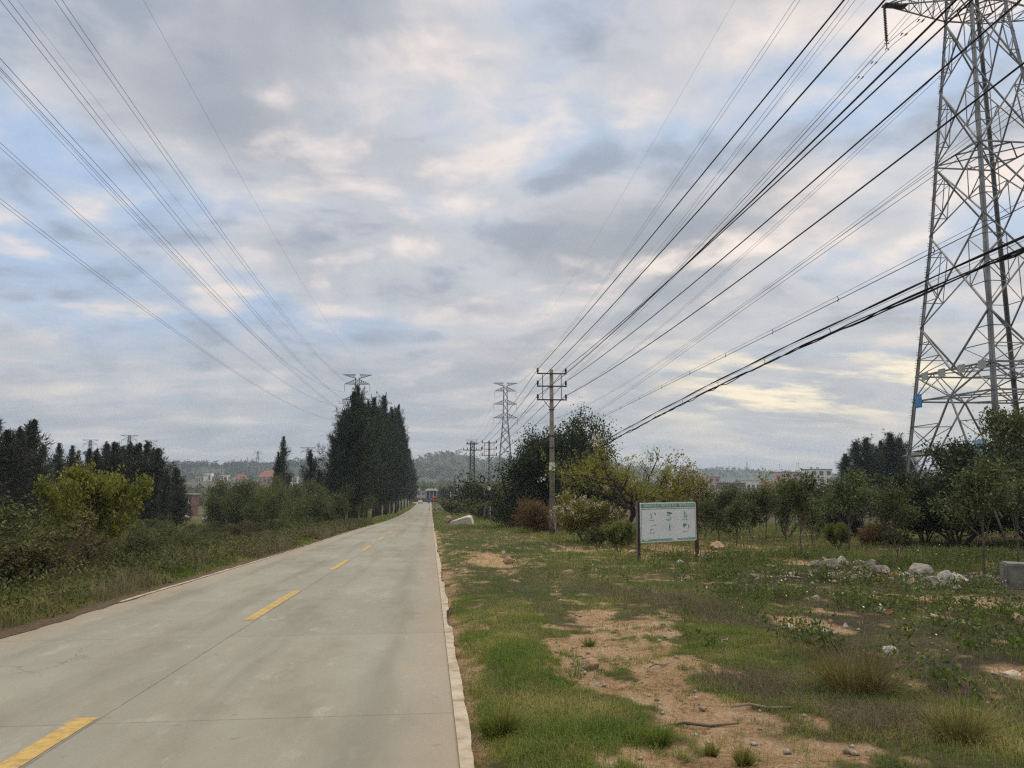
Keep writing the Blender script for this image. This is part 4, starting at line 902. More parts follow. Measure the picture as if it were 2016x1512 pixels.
mb = MB(); mb.tube([(0, 0, -.1), (-.35, 0, 1.0), (-.6, .05, 1.9)], [.05, .045, .035], 7); o = mb.build('leaning_stake', M['bark'], None, True); xx, yy = pix_plane(1990, 1086); o.location = (xx, yy, gz(xx, yy)); tag(o, 'leaning bare stem in front of the dark thicket on the right', 'stake')
THICK = [woody(81, (6.5, 4.2), L_DARK, stems=7, levels=3, kids=(8, 7, 5), leaves=30, ll=.16, lw=.09, jit=.2, base_r=.08, up=.15), woody(82, (5.5, 4.2), L_SCRUB, stems=7, levels=3, kids=(8, 6, 5), leaves=26, ll=.15, lw=.08, jit=.2, base_r=.07, up=.15)]
tree('thicket_bush', THICK[0], 4.2, 1880, 935, 31, 'broad very dark thicket under the near pylon', 'bush', wide=1.05); tree('thicket_bush', THICK[0], 4.2, 2035, 872, 30, 'tall dark thicket at the right edge behind the saplings', 'bush', wide=.95); tree('thicket_bush', THICK[1], 4.2, 2085, 815, 33, 'highest dark bush cut off by the right edge', 'bush', wide=.8); tree('thicket_bush', THICK[1], 4.2, 1815, 952, 34, 'lighter green bush at the left end of the dark thicket', 'bush', wide=.75)
REED = woody(83, (1.5, 1.2), L_DRY, stems=14, levels=1, kids=(5,), leaves=60, ll=.5, lw=.022, jit=.12, base_r=.01)
for px, br_, top, ms, h0, lab, wd in ((1650, 1078, 1030, BUSH[1], 2.6, 'rounded grassy bush beneath the orchard crowns', .8), (1722, 1070, 1030, DRY, 2.1, 'reddish brown bush between orchard stems', 1.0), (1668, 1058, 1012, None, 0, 'dark purple leaved shrub behind the orchard stems', 1.0), (1765, 1078, 1045, BUSH[0], 2.6, 'low green bush left of the dark thicket', .8)):
    if ms is None: ms = woody(84, (1.6, 1.6), L_PURPLE, stems=5, levels=3, kids=(6, 5, 4), leaves=20, ll=.10, lw=.07, jit=.1, base_r=.03); h0 = 1.6
    x, y = pix_plane(px, br_); g = gz(x, y); s = (zrow(top, px, y) - g) / h0; plant('orchard_bush', ms, (x, y, g), lab, 'bush', None, pr.random() * 6.28, (s * wd, s * wd, s))

# --- scrub on the left
SCR = [woody(91 + k, (2.6, 2.0), (L_SCRUB, L_SCRUB, L_SCRUB2)[k % 3], stems=5, levels=3, kids=(6, 6, 4), leaves=(8, 7, 6, 7)[k], ll=.050, lw=.024, jit=.06, base_r=.045, up=.08, ratio=.64, pin=True, bark=M['bark_dark'], thin=.2) for k in range(4)]
scr = [(-7.7, 12.6, 1.25), (-8.6, 14.6, 1.45), (-7.6, 16.2, 1.0), (-10.0, 16.8, 1.5), (-8.8, 18.6, 1.25), (-10.8, 20.5, 1.35), (-8.2, 21.5, .95), (-12.5, 22.8, 1.3), (-9.6, 24.0, 1.05), (-8.0, 25.6, .85), (-11.2, 26.5, 1.15), (-13.8, 27.5, 1.3), (-9.0, 28.6, .95), (-16.0, 30, 1.2), (-11.5, 31.0, 1.05), (-8.3, 31.8, .8), (-13.6, 33.5, 1.1), (-9.8, 35.0, .95),
       (-17.6, 36.0, 1.2), (-11.8, 38.0, 1.0), (-8.6, 39.0, .85), (-14.6, 41.0, 1.1), (-10.2, 43.5, 1.0), (-12.8, 47.0, 1.1), (-9.2, 49.0, .95), (-15.8, 51.0, 1.15), (-11.0, 54.0, 1.05), (-13.6, 59.0, 1.1), (-9.4, 61.0, 1.0), (-11.4, 67.0, 1.05), (-9.8, 74.0, 1.1), (-12.6, 78.0, 1.2), (-10.4, 84.0, 1.15), (-17, 66, 1.2), (-20, 56, 1.2)]
for i, (x, y, s) in enumerate(sorted(scr, key=lambda q: q[1])):
    k = i % 4; x -= .95 + .012 * y; s *= pr.uniform(.72, 1.28) * (1.3 if i < 4 else 1.0); plant('scrub_bush', SCR[k], (x, y, gz(x, y)), ('feathery grey green scrub bush at the lower left corner, nearest the camera' if i == 0 else 'feathery %s scrub bush left of the road, %s away from the camera' % ('brownish' if k == 2 else 'grey green', ORD[i])), 'bush', 'scrub bushes on the left', pr.random() * 6.28, (s * 1.0, s * 1.0, s * .70))
print('plants done')

# ------------------------------------------------------------------ far scrub, hills, haze
def far_scrub():
    r = np.random.default_rng(77); vs = []; n = 5200
    y = 95 + 800 * r.random(n); x = (r.random(n) - .5) * 2 * (.85 * y + 20)
    keep = ((x < -22) | (x > 16) | (y > 420)) & ~((x < -.235 * y) & (x > -.335 * y) & (y < 300)) & (fbm(x * .02, y * .02 + 3, 3) > .40)
    keep &= ~((np.abs(x - T1C[0]) < 7) & (np.abs(y - T1C[1]) < 7))
    x, y = x[keep], y[keep]; h = (1.4 + 2.2 * r.random(len(x))) * (1 + (y > 250) * .7); w = h * (.7 + .5 * r.random(len(x)))
    z = ground_z(x, y)
    for k in range(46):
        u = norm(r.normal(size=(len(x), 3))); u[:, 2] = np.abs(u[:, 2]); rr = r.random(len(x))[:, None] ** .4
        p = np.stack([x, y, z], 1) + u * rr * np.stack([w, w, h], 1); sz = .14 + .0022 * y
        vs.append(leaf_arrays(p, u + r.normal(size=u.shape) * .8, sz * 2.4, sz * 1.3, r))
    kind(link('far_scrub', leaf_mesh('far_scrub', vs, L_SCRUB)), 'stuff')
far_scrub()
HILLS = [(-170, 1250, 330, 210, 30), (-470, 1300, 300, 200, 30), (-330, 1180, 140, 120, 24), (-620, 1150, 150, 140, 42), (35, 1330, 105, 120, 47), (150, 1500, 130, 160, 40), (-50, 1500, 160, 150, 34), (300, 1700, 240, 180, 44), (640, 1650, 150, 150, 26), (760, 1850, 300, 200, 24), (-900, 1400, 300, 200, 40), (1200, 1700, 300, 250, 20)]
def hill_z(x, y):
    z = np.full(np.broadcast(x, y).shape, 0.0)
    for a, b, sx, sy, h in HILLS: z = np.maximum(z, h * np.exp(-((x - a) / sx) ** 2 - ((y - b) / sy) ** 2))
    return prof(y) - 1.5 + z * (.80 + .5 * (fbm(x * .010, y * .010, 4) - .1))
def build_hills():
    xs = np.arange(-1700, 1900, 18.0); ys = np.arange(860, 2200, 18.0); X, Y = np.meshgrid(xs, ys); Z = hill_z(X, Y)
    i = np.arange(X.size).reshape(X.shape); f = np.stack([i[:-1, :-1], i[:-1, 1:], i[1:, 1:], i[1:, :-1]], -1).reshape(-1, 4)
    kind(link('hills', raw_mesh('hills', np.stack([X, Y, Z], -1), f, 4, plain('hill soil and scrub', (0.055, 0.062, 0.034), 0.95, 0.4, 0.02), True)), 'structure')
    r = np.random.default_rng(5); n = 13000; y = 900 + 900 * r.random(n); x = (r.random(n) - .5) * 2 * .75 * y; z = hill_z(x, y); hz = z - prof(y)
    k = (hz > 5) & (fbm(x * .02, y * .02, 3) > .33); x, y, z = x[k], y[k], z[k]; h = 4 + 4.5 * r.random(len(x)) ** 2; vs = []
    for j in range(13):
        u = norm(r.normal(size=(len(x), 3))); p = np.stack([x, y, z + h * .6], 1) + u * np.stack([h * .45, h * .45, h * .45], 1) * r.random(len(x))[:, None] ** .4
        vs.append(leaf_arrays(p, u + r.normal(size=u.shape) * .7, 2.9, 2.0, r))
    kind(link('hill_forest', leaf_mesh('hill_forest', vs, L_HILL)), 'stuff')
build_hills()

# ------------------------------------------------------------------ the notice board
def text_mesh(s, size, name='lettering', align='CENTER'):
    c = bpy.data.curves.new(name, 'FONT'); c.body = s; c.size = size; c.align_x = align; c.align_y = 'CENTER'; c.extrude = 0.0008
    o = bpy.data.objects.new(name, c); COL.objects.link(o); dg = bpy.context.evaluated_depsgraph_get()
    me = bpy.data.meshes.new_from_object(o.evaluated_get(dg)); bpy.data.objects.remove(o); bpy.data.curves.remove(c); me.name = name; return me
def notice_board():
    pl = pix_plane(1257, 1103); pr_ = (at(1369, 25.9), 25.9); gl = gz(*pl)
    a = Vector((pl[0], pl[1], 0)); b = Vector((pr_[0], pr_[1], 0)); W = (b - a).length; ang = math.atan2((b - a).y, (b - a).x); mid = (a + b) / 2; z0 = min(gl, gz(*pr_))
    root = empty('notice_board', (mid.x, mid.y, z0), 'white and green forest fire notice board on two rusty steel posts', 'sign', None, ang)
    def P(mesh, name, x, z, d, mat, par=root, sx=1.0):
        mesh.materials.clear(); mesh.materials.append(mat); o = link(name, mesh, par); o.location = (x, d, z); o.rotation_euler = (R(90), 0, 0); o.scale = (sx, 1, 1); return o
    ztop = zrow(988, 1253, pl[1]) - z0 + .02
    for sx in (-1, 1):
        m = MB(); x = sx * (W / 2 - .01)
        m.box((x - .045, 0, ztop / 2 - .1), (.008, .085, ztop + .2)); m.box((x + .045, 0, ztop / 2 - .1), (.008, .085, ztop + .2)); m.box((x, .038, ztop / 2 - .1), (.082, .008, ztop + .2))
        p = m.build('post', M['steel'] if sx < 0 else M['rust'], root)
        m = MB(); m.box((x + (.012 if sx < 0 else -.01), -.046, (.52 if sx < 0 else ztop / 2)), (.055, .006, (1.0 if sx < 0 else ztop))); m.build('rusty_flange', M['rust'], p)
    bw, bh = W - .13, zrow(989, 1310, mid.y) - zrow(1066, 1310, mid.y); zb = zrow(1066, 1310, mid.y) - z0; zc = zb + bh / 2
    # rounded panel
    m = MB(); rr = .05; pts = []
    for cx, cz, a0 in ((1, 1, 0), (-1, 1, 90), (-1, -1, 180), (1, -1, 270)):
        for k in range(6): t = R(a0 + 18 * k); pts.append((cx * (bw / 2 - rr) + rr * math.cos(t), cz * (bh / 2 - rr) + rr * math.sin(t) + zc))
    n = len(pts); m.add([(x, -.055, z) for x, z in pts] + [(x, -.025, z) for x, z in pts], [tuple(range(n - 1, -1, -1)), tuple(range(n, 2 * n))] + [(i, (i + 1) % n, n + (i + 1) % n, n + i) for i in range(n)])
    panel = m.build('panel', M['white'], root)
    def band(name, x0, x1, za, zb_, mat, d=-.057):
        q = MB(); q.box(((x0 + x1) / 2, d, (za + zb_) / 2), (x1 - x0, .003, zb_ - za)); return q.build(name, mat, panel)
    e = bw / 2 - .035; zt = zb + bh
    band('header_band', -e, e, zt - .165, zt - .04, M['green']); band('rule', -e, e, zt - .215, zt - .195, M['green'])
    band('border', -e, -e + .018, zb + .11, zt - .22, M['green_lt']); band('border', e - .018, e, zb + .11, zt - .22, M['green_lt']); band('footer_band', -e, e, zb + .035, zb + .105, M['green_lt'])
    P(text_mesh('预防森林火灾  保护森林资源一维护生态安全', .098), 'lettering', .03, zt - .105, -.0595, M['white'], panel, 1.0 * (bw - .2) / 1.93)
    P(text_mesh('森林防火 人人有责', .05), 'lettering', e * .55, zb + .07, -.0595, M['white'], panel)
    band('footer_patch', e * .12, e * .30, zb + .04, zb + .10, M['white'], -.0585); band('footer_patch', -e * .9, -e * .76, zb + .06, zb + .10, M['white'], -.0585)
    cols = (-.30 * bw, .01 * bw, .30 * bw); rows = (zt - .42, zt - .82); caps = ['严禁乱砍滥伐', '严禁野外烧火', '严禁乱丢烟头', '严禁上坟烧纸', None, '严禁毁林开荒']
    def pict(name, cx, cz, shapes):
        groups = {}
        for (kind_, mat, *q) in shapes: groups.setdefault(mat, []).append((kind_, q))
        for mat, lst in groups.items():
            g = MB()
            for kind_, q in lst:
                if kind_ == 'p': g.add([(cx + x, -.0575, cz + z) for x, z in q[0]] + [(cx + x, -.0565, cz + z) for x, z in q[0]], [tuple(range(len(q[0]))), tuple(range(2 * len(q[0]) - 1, len(q[0]) - 1, -1))] + [(i, i + len(q[0]), (i + 1) % len(q[0]) + len(q[0]), (i + 1) % len(q[0])) for i in range(len(q[0]))])
                else: g.bar((cx + q[0][0], -.057, cz + q[0][1]), (cx + q[1][0], -.057, cz + q[1][1]), q[2], .002, (0, 1, 0))
            g.build('pictogram', M[mat], panel)
    ell = lambda x, z, a, b, n=10: [(x + a * math.cos(6.283 * i / n), z + b * math.sin(6.283 * i / n)) for i in range(n)]
    man = lambda x, s=1.0: [('p', 'blue_ink', ell(x, .11 * s, .018 * s, .022 * s)), ('p', 'blue_ink', [(x - .03 * s, .08 * s), (x + .035 * s, .08 * s), (x + .03 * s, -.02 * s), (x - .03 * s, -.02 * s)]), ('b', 'blue_ink', (x - .015 * s, -.02 * s), (x - .03 * s, -.12 * s), .022 * s), ('b', 'blue_ink', (x + .015 * s, -.02 * s), (x + .04 * s, -.12 * s), .022 * s), ('b', 'blue_ink', (x + .03 * s, .06 * s), (x + .09 * s, .02 * s), .016 * s)]
    leaf = lambda x, z, a, b: ('p', 'green', ell(x, z, a, b))
    pict('a', cols[0], rows[0], [('b', 'blue_ink', (-.06, .08), (.0, -.1), .02), ('b', 'blue_ink', (.02, .08), (-.05, -.1), .02), ('p', 'green', [(.11, .12), (.18, .06), (.16, .02), (.12, .06)]), ('b', 'grey_ink', (.1, .0), (.16, .02), .01)])
    pict('b', cols[1], rows[0], [leaf(-.03, .08, .09, .035), leaf(.06, .06, .07, .03), leaf(-.05, .0, .05, .02), ('b', 'green', (.0, .05), (.04, -.08), .018), ('b', 'grey_ink', (-.06, -.1), (.1, -.09), .012)])
    pict('c', cols[2], rows[0], man(-.03, 1.1) + [('p', 'blue_ink', ell(.05, -.05, .03, .04)), ('b', 'grey_ink', (.07, .02), (.16, -.02), .01)])
    pict('d', cols[0], rows[1], [('b', 'green', (-.05, .05), (.16, .11), .016), ('b', 'green', (.1, .1), (.19, .07), .012), ('p', 'dark_ink', [(-.09, -.1), (-.05, -.02), (-.02, -.02), (-.06, -.1)]), ('p', 'dark_ink', [(-.03, -.08), (.0, -.02), (.02, -.02), (-.01, -.08)]), ('b', 'grey_ink', (.03, -.06), (.1, -.04), .014)])
    pict('e', cols[1], rows[1], man(.0, 1.0) + [('b', 'grey_ink', (.14, .05), (.19, -.05), .014)])
    pict('f', cols[2], rows[1], [leaf(-.03, .07, .1, .04), leaf(-.09, .02, .03, .03), ('b', 'green', (-.03, .04), (-.05, -.04), .02)] + man(.14, .7))
    for i, cpt in enumerate(caps):
        if cpt: P(text_mesh(cpt, .042), 'lettering', cols[i % 3] - .02, rows[i // 3] - .155, -.0595, M['grey_ink'], panel)
notice_board()

# ------------------------------------------------------------------ stones
def rock_mesh(seed, w, d, h, mat, sharp=.5, flat=0.0):
    r = np.random.default_rng(seed); bm = bmesh.new(); bmesh.ops.create_icosphere(bm, subdivisions=4, radius=1)
    planes = [(norm(r.normal(size=3)), .45 + .4 * r.random()) for _ in range(13)]
    for v in bm.verts:
        p = np.array(v.co)
        for nrm, dist in planes:
            q = p @ nrm
            if q > dist: p = p - nrm * (q - dist) * (.75 + .25 * sharp)
        p = p * (1 + .34 * (fbm(p[0] * 3 + seed, p[1] * 3 + p[2] * 2.7, 5) - .5))
        v.co = (p[0] * w / 2, p[1] * d / 2, (p[2] + .35) * h / 1.2)
    me = bpy.data.meshes.new('rock'); bm.to_mesh(me); bm.free(); me.materials.append(mat); return me
GR = 'rocks of the rubble heap'
def stone(px, row, wpx, hpx, mat, label, seed, dpt=.8, sharp=.5, name='rock', group=None):
    x, y = pix_plane(px, row); k = .86 if group == GR else 1.0; w = k * wpx * y / 1535; h = k * .9 * hpx * y / 1535
    o = link(name, rock_mesh(seed, w, w * dpt, h * 1.1, M[mat], sharp)); o.location = (x, y + w * dpt * .3, gz(x, y) + h * .28); o.rotation_euler = (0, 0, (seed * 1.7) % .9 - .45)
    return tag(o, label, 'rock', group)
for i, q in enumerate([(1612, 1116, 46, 16, 'rock', 'low pale rock at the left end of the rubble heap'), (1638, 1122, 56, 24, 'rock', 'broad grooved pale rock near the left end of the rubble heap'), (1660, 1112, 34, 18, 'rock_white', 'small whitish rock on the crest, left part of the heap'), (1690, 1113, 26, 14, 'rock', 'small grey rock on the heap crest before the middle'),
                       (1706, 1114, 18, 14, 'rock_white', 'rounded white pebble-like rock at the heap crest'), (1720, 1124, 44, 22, 'rock', 'grey rock in the middle of the rubble heap'), (1743, 1132, 62, 26, 'rock', 'large grey rock right of the middle of the heap'), (1768, 1138, 40, 18, 'rock_red', 'reddish stone wedged in the rubble heap'),
                       (1786, 1142, 52, 20, 'rock_white', 'pale rock left of the tilted slab rock'), (1816, 1140, 78, 36, 'rock', 'tilted slab-like grey rock, tallest of the heap'), (1845, 1156, 60, 26, 'rock', 'grey rock low on the right of the slab rock'), (1868, 1158, 60, 34, 'rock_white', 'big white rock near the right end of the heap'), (1892, 1154, 64, 30, 'rock_white', 'bluish white boulder at the right end of the heap'),
                       (1733, 1144, 28, 14, 'rock_tan', 'flat tan stone just in front of the heap'), (1690, 1126, 34, 16, 'rock', 'low rock in front of the left half of the heap'), (1760, 1150, 30, 14, 'rock', 'small rock at the foot of the heap, right half'), (1806, 1160, 30, 10, 'rock_white', 'thin white flake at the foot of the slab rock')]):
    stone(*q, 100 + i, group=GR)
_sm = [rock_mesh(400 + k, .24, .20, .15, M[('rock', 'block', 'rock_tan')[k]]) for k in range(3)]
for i in range(52):
    px = 1600 + 300 * pr.random(); row_ = 1108 + (px - 1600) * .155 + pr.uniform(-9, 16); x, y = pix_plane(px, row_); k = pr.uniform(.45, 1.25)
    o = link('rock', _sm[i % 3]); o.location = (x, y, gz(x, y) + .025 * k); o.rotation_euler = (pr.uniform(-.4, .4), pr.uniform(-.4, .4), pr.random() * 6.28); o.scale = (k * pr.uniform(.7, 1.5), k, k * pr.uniform(.6, 1.1))
    tag(o, 'small broken stone strewn over the rubble heap', 'rock', GR)
GS = 'scattered stones on the right verge'
for i, q in enumerate([(1398, 1102, 30, 14, 'rock', 'pale jagged rock right of the sign posts'), (1428, 1100, 22, 9, 'rock', 'small flat rock beside the jagged one right of the sign'), (1412, 1080, 46, 13, 'rock_tan', 'tan earthy lump behind the rocks right of the sign'), (1608, 1177, 26, 9, 'rock', 'flat pale stone below the left end of the rubble heap'),
                       (1630, 1247, 46, 13, 'rock_white', 'long flat whitish stone in the open grass'), (1607, 1226, 18, 16, 'rock', 'upright grey stone behind the long flat one'), (1637, 1222, 16, 12, 'rock_tan', 'tan stone behind the long flat one'), (1667, 1230, 16, 11, 'rock_white', 'rounded white stone right of the long flat one'),
                       (1742, 1206, 34, 14, 'rock', 'grey stone with a ridge in the middle of the weeds'), (1752, 1208, 24, 12, 'rock_red', 'reddish stone touching the grey ridged one'), (1757, 1290, 38, 22, 'rock_white', 'white angular wedge-shaped stone among the weeds'), (1555, 1224, 24, 9, 'rock_white', 'small pale stone at the left of the weeds'), (1538, 1228, 14, 6, 'rock', 'tiny stone left of the small pale one'),
                       (1872, 1206, 18, 15, 'rock_tan', 'small rounded tan stone below the white boulders'), (2010, 1226, 26, 22, 'rock_tan', 'brown stone at the right edge of the frame'), (1838, 1210, 28, 9, 'rock_white', 'low whitish stone in the weeds right of the ridged one'), (1925, 1270, 20, 8, 'rock_red', 'small red brick fragment in the weeds'),
                       (2000, 1322, 46, 12, 'slab', 'thin pale slab on bare earth at the right edge'), (1955, 1362, 20, 10, 'rock_tan', 'small tan stone below the pale slab'), (1522, 1118, 30, 7, 'rock', 'flat stone left of the rubble heap'), (1250, 1094, 36, 12, 'rock_tan', 'tan clod at the foot of the left sign post'), (1340, 1112, 16, 9, 'rock_white', 'small white stone below the sign'), (1420, 1124, 12, 6, 'rock_white', 'tiny white stone in front of the jagged rock'),
                       (1318, 1092, 18, 9, 'rock', 'grey stone under the middle of the sign'), (1178, 1345, 16, 8, 'plate', 'bluish grey stone on the bare earth'), (1245, 1378, 14, 8, 'plate', 'grey stone lying on the earth track'), (1164, 1318, 40, 22, 'rock_tan', 'crumbling clod of earth in the middle of the track'), (1390, 1440, 22, 12, 'rock_tan', 'tan stone at the end of the long stick'),
                       (992, 1090, 10, 6, 'rock_white', 'small white stone on the rut beside the road'), (1190, 1072, 12, 7, 'rock_white', 'white stone in the grass left of the sign'), (1000, 1108, 30, 14, 'rock_tan', 'clod on the edge of the rut'), (910, 1411, 7, 5, 'plate', 'single pebble lying on the kerb strip')]):
    stone(*q, 160 + i, group=GS)
# big pale slab and boulder by the far verge
def slab_block():
    x, y = at(908, 76), 76.0; z = gz(x, y); m = MB(); s = 76 / 1535
    f = [(-23, 0), (23, 0), (18, 15), (10, 16), (-23, 6)]
    m.add([(p[0] * s, -.5, p[1] * s) for p in f] + [(p[0] * s * .9 + .35, 1.2, p[1] * s * 1.05 + .1) for p in f], [(0, 1, 2, 3, 4), (9, 8, 7, 6, 5)] + [(i, i + 5, (i + 1) % 5 + 5, (i + 1) % 5) for i in range(5)])
    o = m.build('concrete_slab', M['slab'], None, False, .05); o.location = (x, y, z); tag(o, 'big pale slanting slab dumped on the grass beside the far road', 'slab')
slab_block()
stone(882, 1033, 15, 13, 'rock_tan', 'brown boulder left of the big pale slab', 240, name='boulder'); stone(926, 1018, 34, 12, 'rock_tan', 'heap of brown earth behind the big pale slab', 241, name='earth_heap')
x, y = pix_plane(2012, 1160); m = MB(); m.box((.12, .3, .22), (.75, .6, .62)); o = m.build('concrete_block', M['block'], None, False, .03); o.location = (x, y, gz(x, y)); o.rotation_euler = (0, .03, -.45); tag(o, 'weathered concrete block at the right edge below the saplings', 'block')
for px, row_, L, a, lab in ((1378, 1427, .62, -.05, 'long thin greyish stick lying across the earth track'), (1500, 1398, .5, -.25, 'pale dry stick at the grassy edge of the track'), (1300, 1308, .3, .4, 'short twig on the bare earth'), (1428, 1262, .3, .9, 'short pale twig leaning in the grass'), (495, 1128, .35, .3, 'small curled twig on the left road edge')):
    x, y = pix_plane(px, row_); m = MB(); m.tube([(-L / 2, 0, .02), (-L * .2, .02, .045), (L * .1, -.015, .03), (L / 2, .02, .035)], [.007, .012, .011, .006], 6); o = m.build('stick', M['bark'] if 'greyish' in lab else M['bark_pale'], None, True); o.location = (x, y, gz(x, y) + .03); o.rotation_euler = (0, 0, a); tag(o, lab, 'stick', 'dry sticks on the ground')

# ------------------------------------------------------------------ grass, weeds, gravel
def blades(pts, h, w, mat, name, bend=.5, r=None, seg=2):
    """bent tapering blades: two quads each"""
    n = len(pts); az = r.random(n) * 6.283; d = np.stack([np.cos(az), np.sin(az), 0 * az], 1); s = np.stack([-np.sin(az), np.cos(az), 0 * az], 1); az2 = r.random(n) * 6.283
    s = norm(s * .8 + .5 * np.stack([np.cos(az2), np.sin(az2), 0 * az], 1)); h = h[:, None]; w = np.broadcast_to(w, n)[:, None]; b = (bend * (.3 + .9 * r.random(n)))[:, None]; up = np.array([0, 0, 1.0])
    m = pts + d * b * h * .28 + up * h * .58; t = pts + d * b * h * .95 + up * h * (1 - .42 * b)
    v = np.stack([pts - s * w / 2, pts + s * w / 2, m + s * w * .36, m - s * w * .36, t + s * w * .05, t - s * w * .05], 1).reshape(-1, 3)
    k = np.arange(n)[:, None] * 6; f = np.concatenate([k + np.array([[0, 1, 2, 3]]), k + np.array([[3, 2, 4, 5]])], 1).reshape(-1, 4)
    return kind(link(name, raw_mesh(name, v, f, 4, mat)), 'stuff')
def scatter(n, x0, x1, ya, yb, r, p=1.0): y = ya + (yb - ya) * r.random(n) ** p; x = x0 + (x1 - x0) * r.random(n); return x, y
HEAP = pix_plane(1745, 1135)
def grassland():
    r = np.random.default_rng(99); P = []; H = []; Wd = []
    for n, x0, x1, ya, yb, hb, wb in ((70000, .38, 1.75, 3.6, 15, .075, .0040), (210000, .30, 4.5, 3.6, 11, .055, .0036), (150000, 2.5, 11, 5.0, 15, .06, .0046), (130000, .30, 16, 11, 30, .075, .0075), (90000, .30, 30, 28, 75, .10, .020), (30000, .30, 12, 70, 200, .16, .05)):
        x, y = scatter(n, x0, x1, ya, yb, r); vis = (x < y * .93 + 1.0)
        dm = dirt(x, y); rg = rough(x, y); edge = sstep(x, RR + .12, RR + .35)
        dens = (1 - (.97 - .45 * sstep(fbm(x * 5 + 60, y * 3.5, 3), .55, .68)) * dm) * (1 - .80 * rg) * (.12 + .88 * sstep(np.hypot((x - HEAP[0]) / 2.3, (y - HEAP[1] + .25 * (x - HEAP[0])) / 1.3), .7, 1.3)) * (.15 + .85 * edge) * (.35 + .65 * sstep(fbm(x * 1.3 + 9, y * 1.3, 4), .34, .58))
        k = vis & (r.random(n) < dens); x, y, rg = x[k], y[k], rg[k]; cl = fbm(x * .9 + 31, y * .9, 4)
        P.append(np.stack([x, y, ground_z(x, y) - .005], 1)); H.append(hb * (.30 + .8 * r.random(len(x)) + .9 * r.random(len(x)) ** 6) * (.25 + 1.35 * cl) * (1 + .4 * sstep(x, 2, 6))); Wd.append(np.full(len(x), wb) * (.7 + .6 * r.random(len(x))))
    blades(np.concatenate(P), np.concatenate(H), np.concatenate(Wd), L_GRASS, 'grass', .75, r)
    # dry, purplish grey and straw coloured patches
    P = []; H = []
    for px, row_, wx, wy, n in ((1360, 1192, 120, 30, 16000), (1480, 1345, 120, 45, 12000), (1640, 1290, 160, 40, 9000), (1250, 1172, 90, 20, 7000), (1560, 1180, 120, 20, 6000), (1700, 1420, 200, 40, 9000), (1050, 1130, 120, 20, 5000), (1450, 1130, 160, 16, 6000), (950, 1060, 80, 20, 4000)):
        u = r.normal(size=(n, 2)) * .5; q = np.array([pix_plane(px, row_)]); x1, _ = pix_plane(px + wx, row_); _, y1 = pix_plane(px, row_ - wy)
        x = q[0, 0] + u[:, 0] * abs(x1 - q[0, 0]); y = q[0, 1] + u[:, 1] * abs(y1 - q[0, 1]); k = (dirt(x, y) < .5) & (x > .5); x, y = x[k], y[k]
        k = r.random(len(x)) < .38; x, y = x[k], y[k]; P.append(np.stack([x, y, ground_z(x, y)], 1)); H.append((.04 + .10 * r.random(len(x))))
    P = np.concatenate(P); blades(P, np.concatenate(H), .0022 * (1 + P[:, 1] / 12), L_DEAD, 'dry_grass', .8, r)
    # low leafy weeds and their dark dead stalks over the rubble
    hx, hy = HEAP; hd = lambda x, y: np.hypot((x - hx) / 2.3, (y - hy + .25 * (x - hx)) / 1.3)
    n = 5200; x, y = scatter(n, 2.5, 20, 6.0, 27, r, .9); k = (r.random(n) < .15 + .85 * sstep(hd(x, y), .7, 1.3)) & (r.random(n) < rough(x, y) * sstep(fbm(x * .7 + 4, y * .7, 3), .40, .58) * 1.1 + .03) & (dirt(x, y) < .4) & (x < y * .93 + 1); x, y = x[k], y[k]; z = ground_z(x, y); vs = []
    hh = .10 + .26 * r.random(len(x))
    for j in range(22):
        p = np.stack([x, y, z], 1) + np.stack([r.normal(size=len(x)) * .085, r.normal(size=len(x)) * .085, hh * r.random(len(x))], 1); d = r.normal(size=p.shape) + np.array([0, 0, .25]); vs.append(leaf_arrays(p, d, .05 + .04 * r.random(len(x)), .034, r))
    kind(link('weeds', leaf_mesh('weeds', vs, L_WEED)), 'stuff')
    P = np.repeat(np.stack([x, y, z], 1), 5, 0) + r.normal(size=(len(x) * 5, 3)) * np.array([.16, .16, 0]); blades(P, .12 + .30 * r.random(len(P)), .0035 + .00025 * P[:, 1], L_DEAD, 'weed_stalks', .35, r)
    # white wild flowers
    n = 900; x, y = scatter(n, 1.2, 20, 6.5, 30, r); k = (r.random(n) < .04 + .24 * rough(x, y)) & (x < y * .93) & (dirt(x, y) < .3); x, y = x[k], y[k]; z = ground_z(x, y); fm = MB()
    for a, b, c in zip(x, y, z):
        h = .10 + .24 * r.random(); t = Vector((r.normal() * .5, r.normal() * .5 - .5, 1.0)).normalized(); ctr = Vector((a + r.normal() * .02, b, c + h)); u = t.orthogonal().normalized(); w = t.cross(u); s = .008 + .007 * r.random()
        for i in range(5):
            q = 6.283 * i / 5; d1 = u * math.cos(q - .5) + w * math.sin(q - .5); d2 = u * math.cos(q + .5) + w * math.sin(q + .5); dd = u * math.cos(q) + w * math.sin(q); fm.add([ctr, ctr + d1 * s, ctr + dd * s * 1.35 + t * s * .1, ctr + d2 * s], [(0, 1, 2, 3)])
    kind(fm.build('wild_flowers', M['petal']), 'stuff')
    # gravel on the bare earth
    n = 4200; x, y = scatter(n, .6, 12, 3.8, 17, r, .9); k = (dirt(x, y) > .35) | (r.random(n) < .10 * rough(x, y)); x, y = x[k], y[k]; vs = []; fs = []
    base = [(1, 0, 0), (-1, 0, 0), (0, 1, 0), (0, -1, 0), (0, 0, 1), (0, 0, -1)]; bf = [(0, 2, 4), (2, 1, 4), (1, 3, 4), (3, 0, 4), (2, 0, 5), (1, 2, 5), (3, 1, 5), (0, 3, 5)]
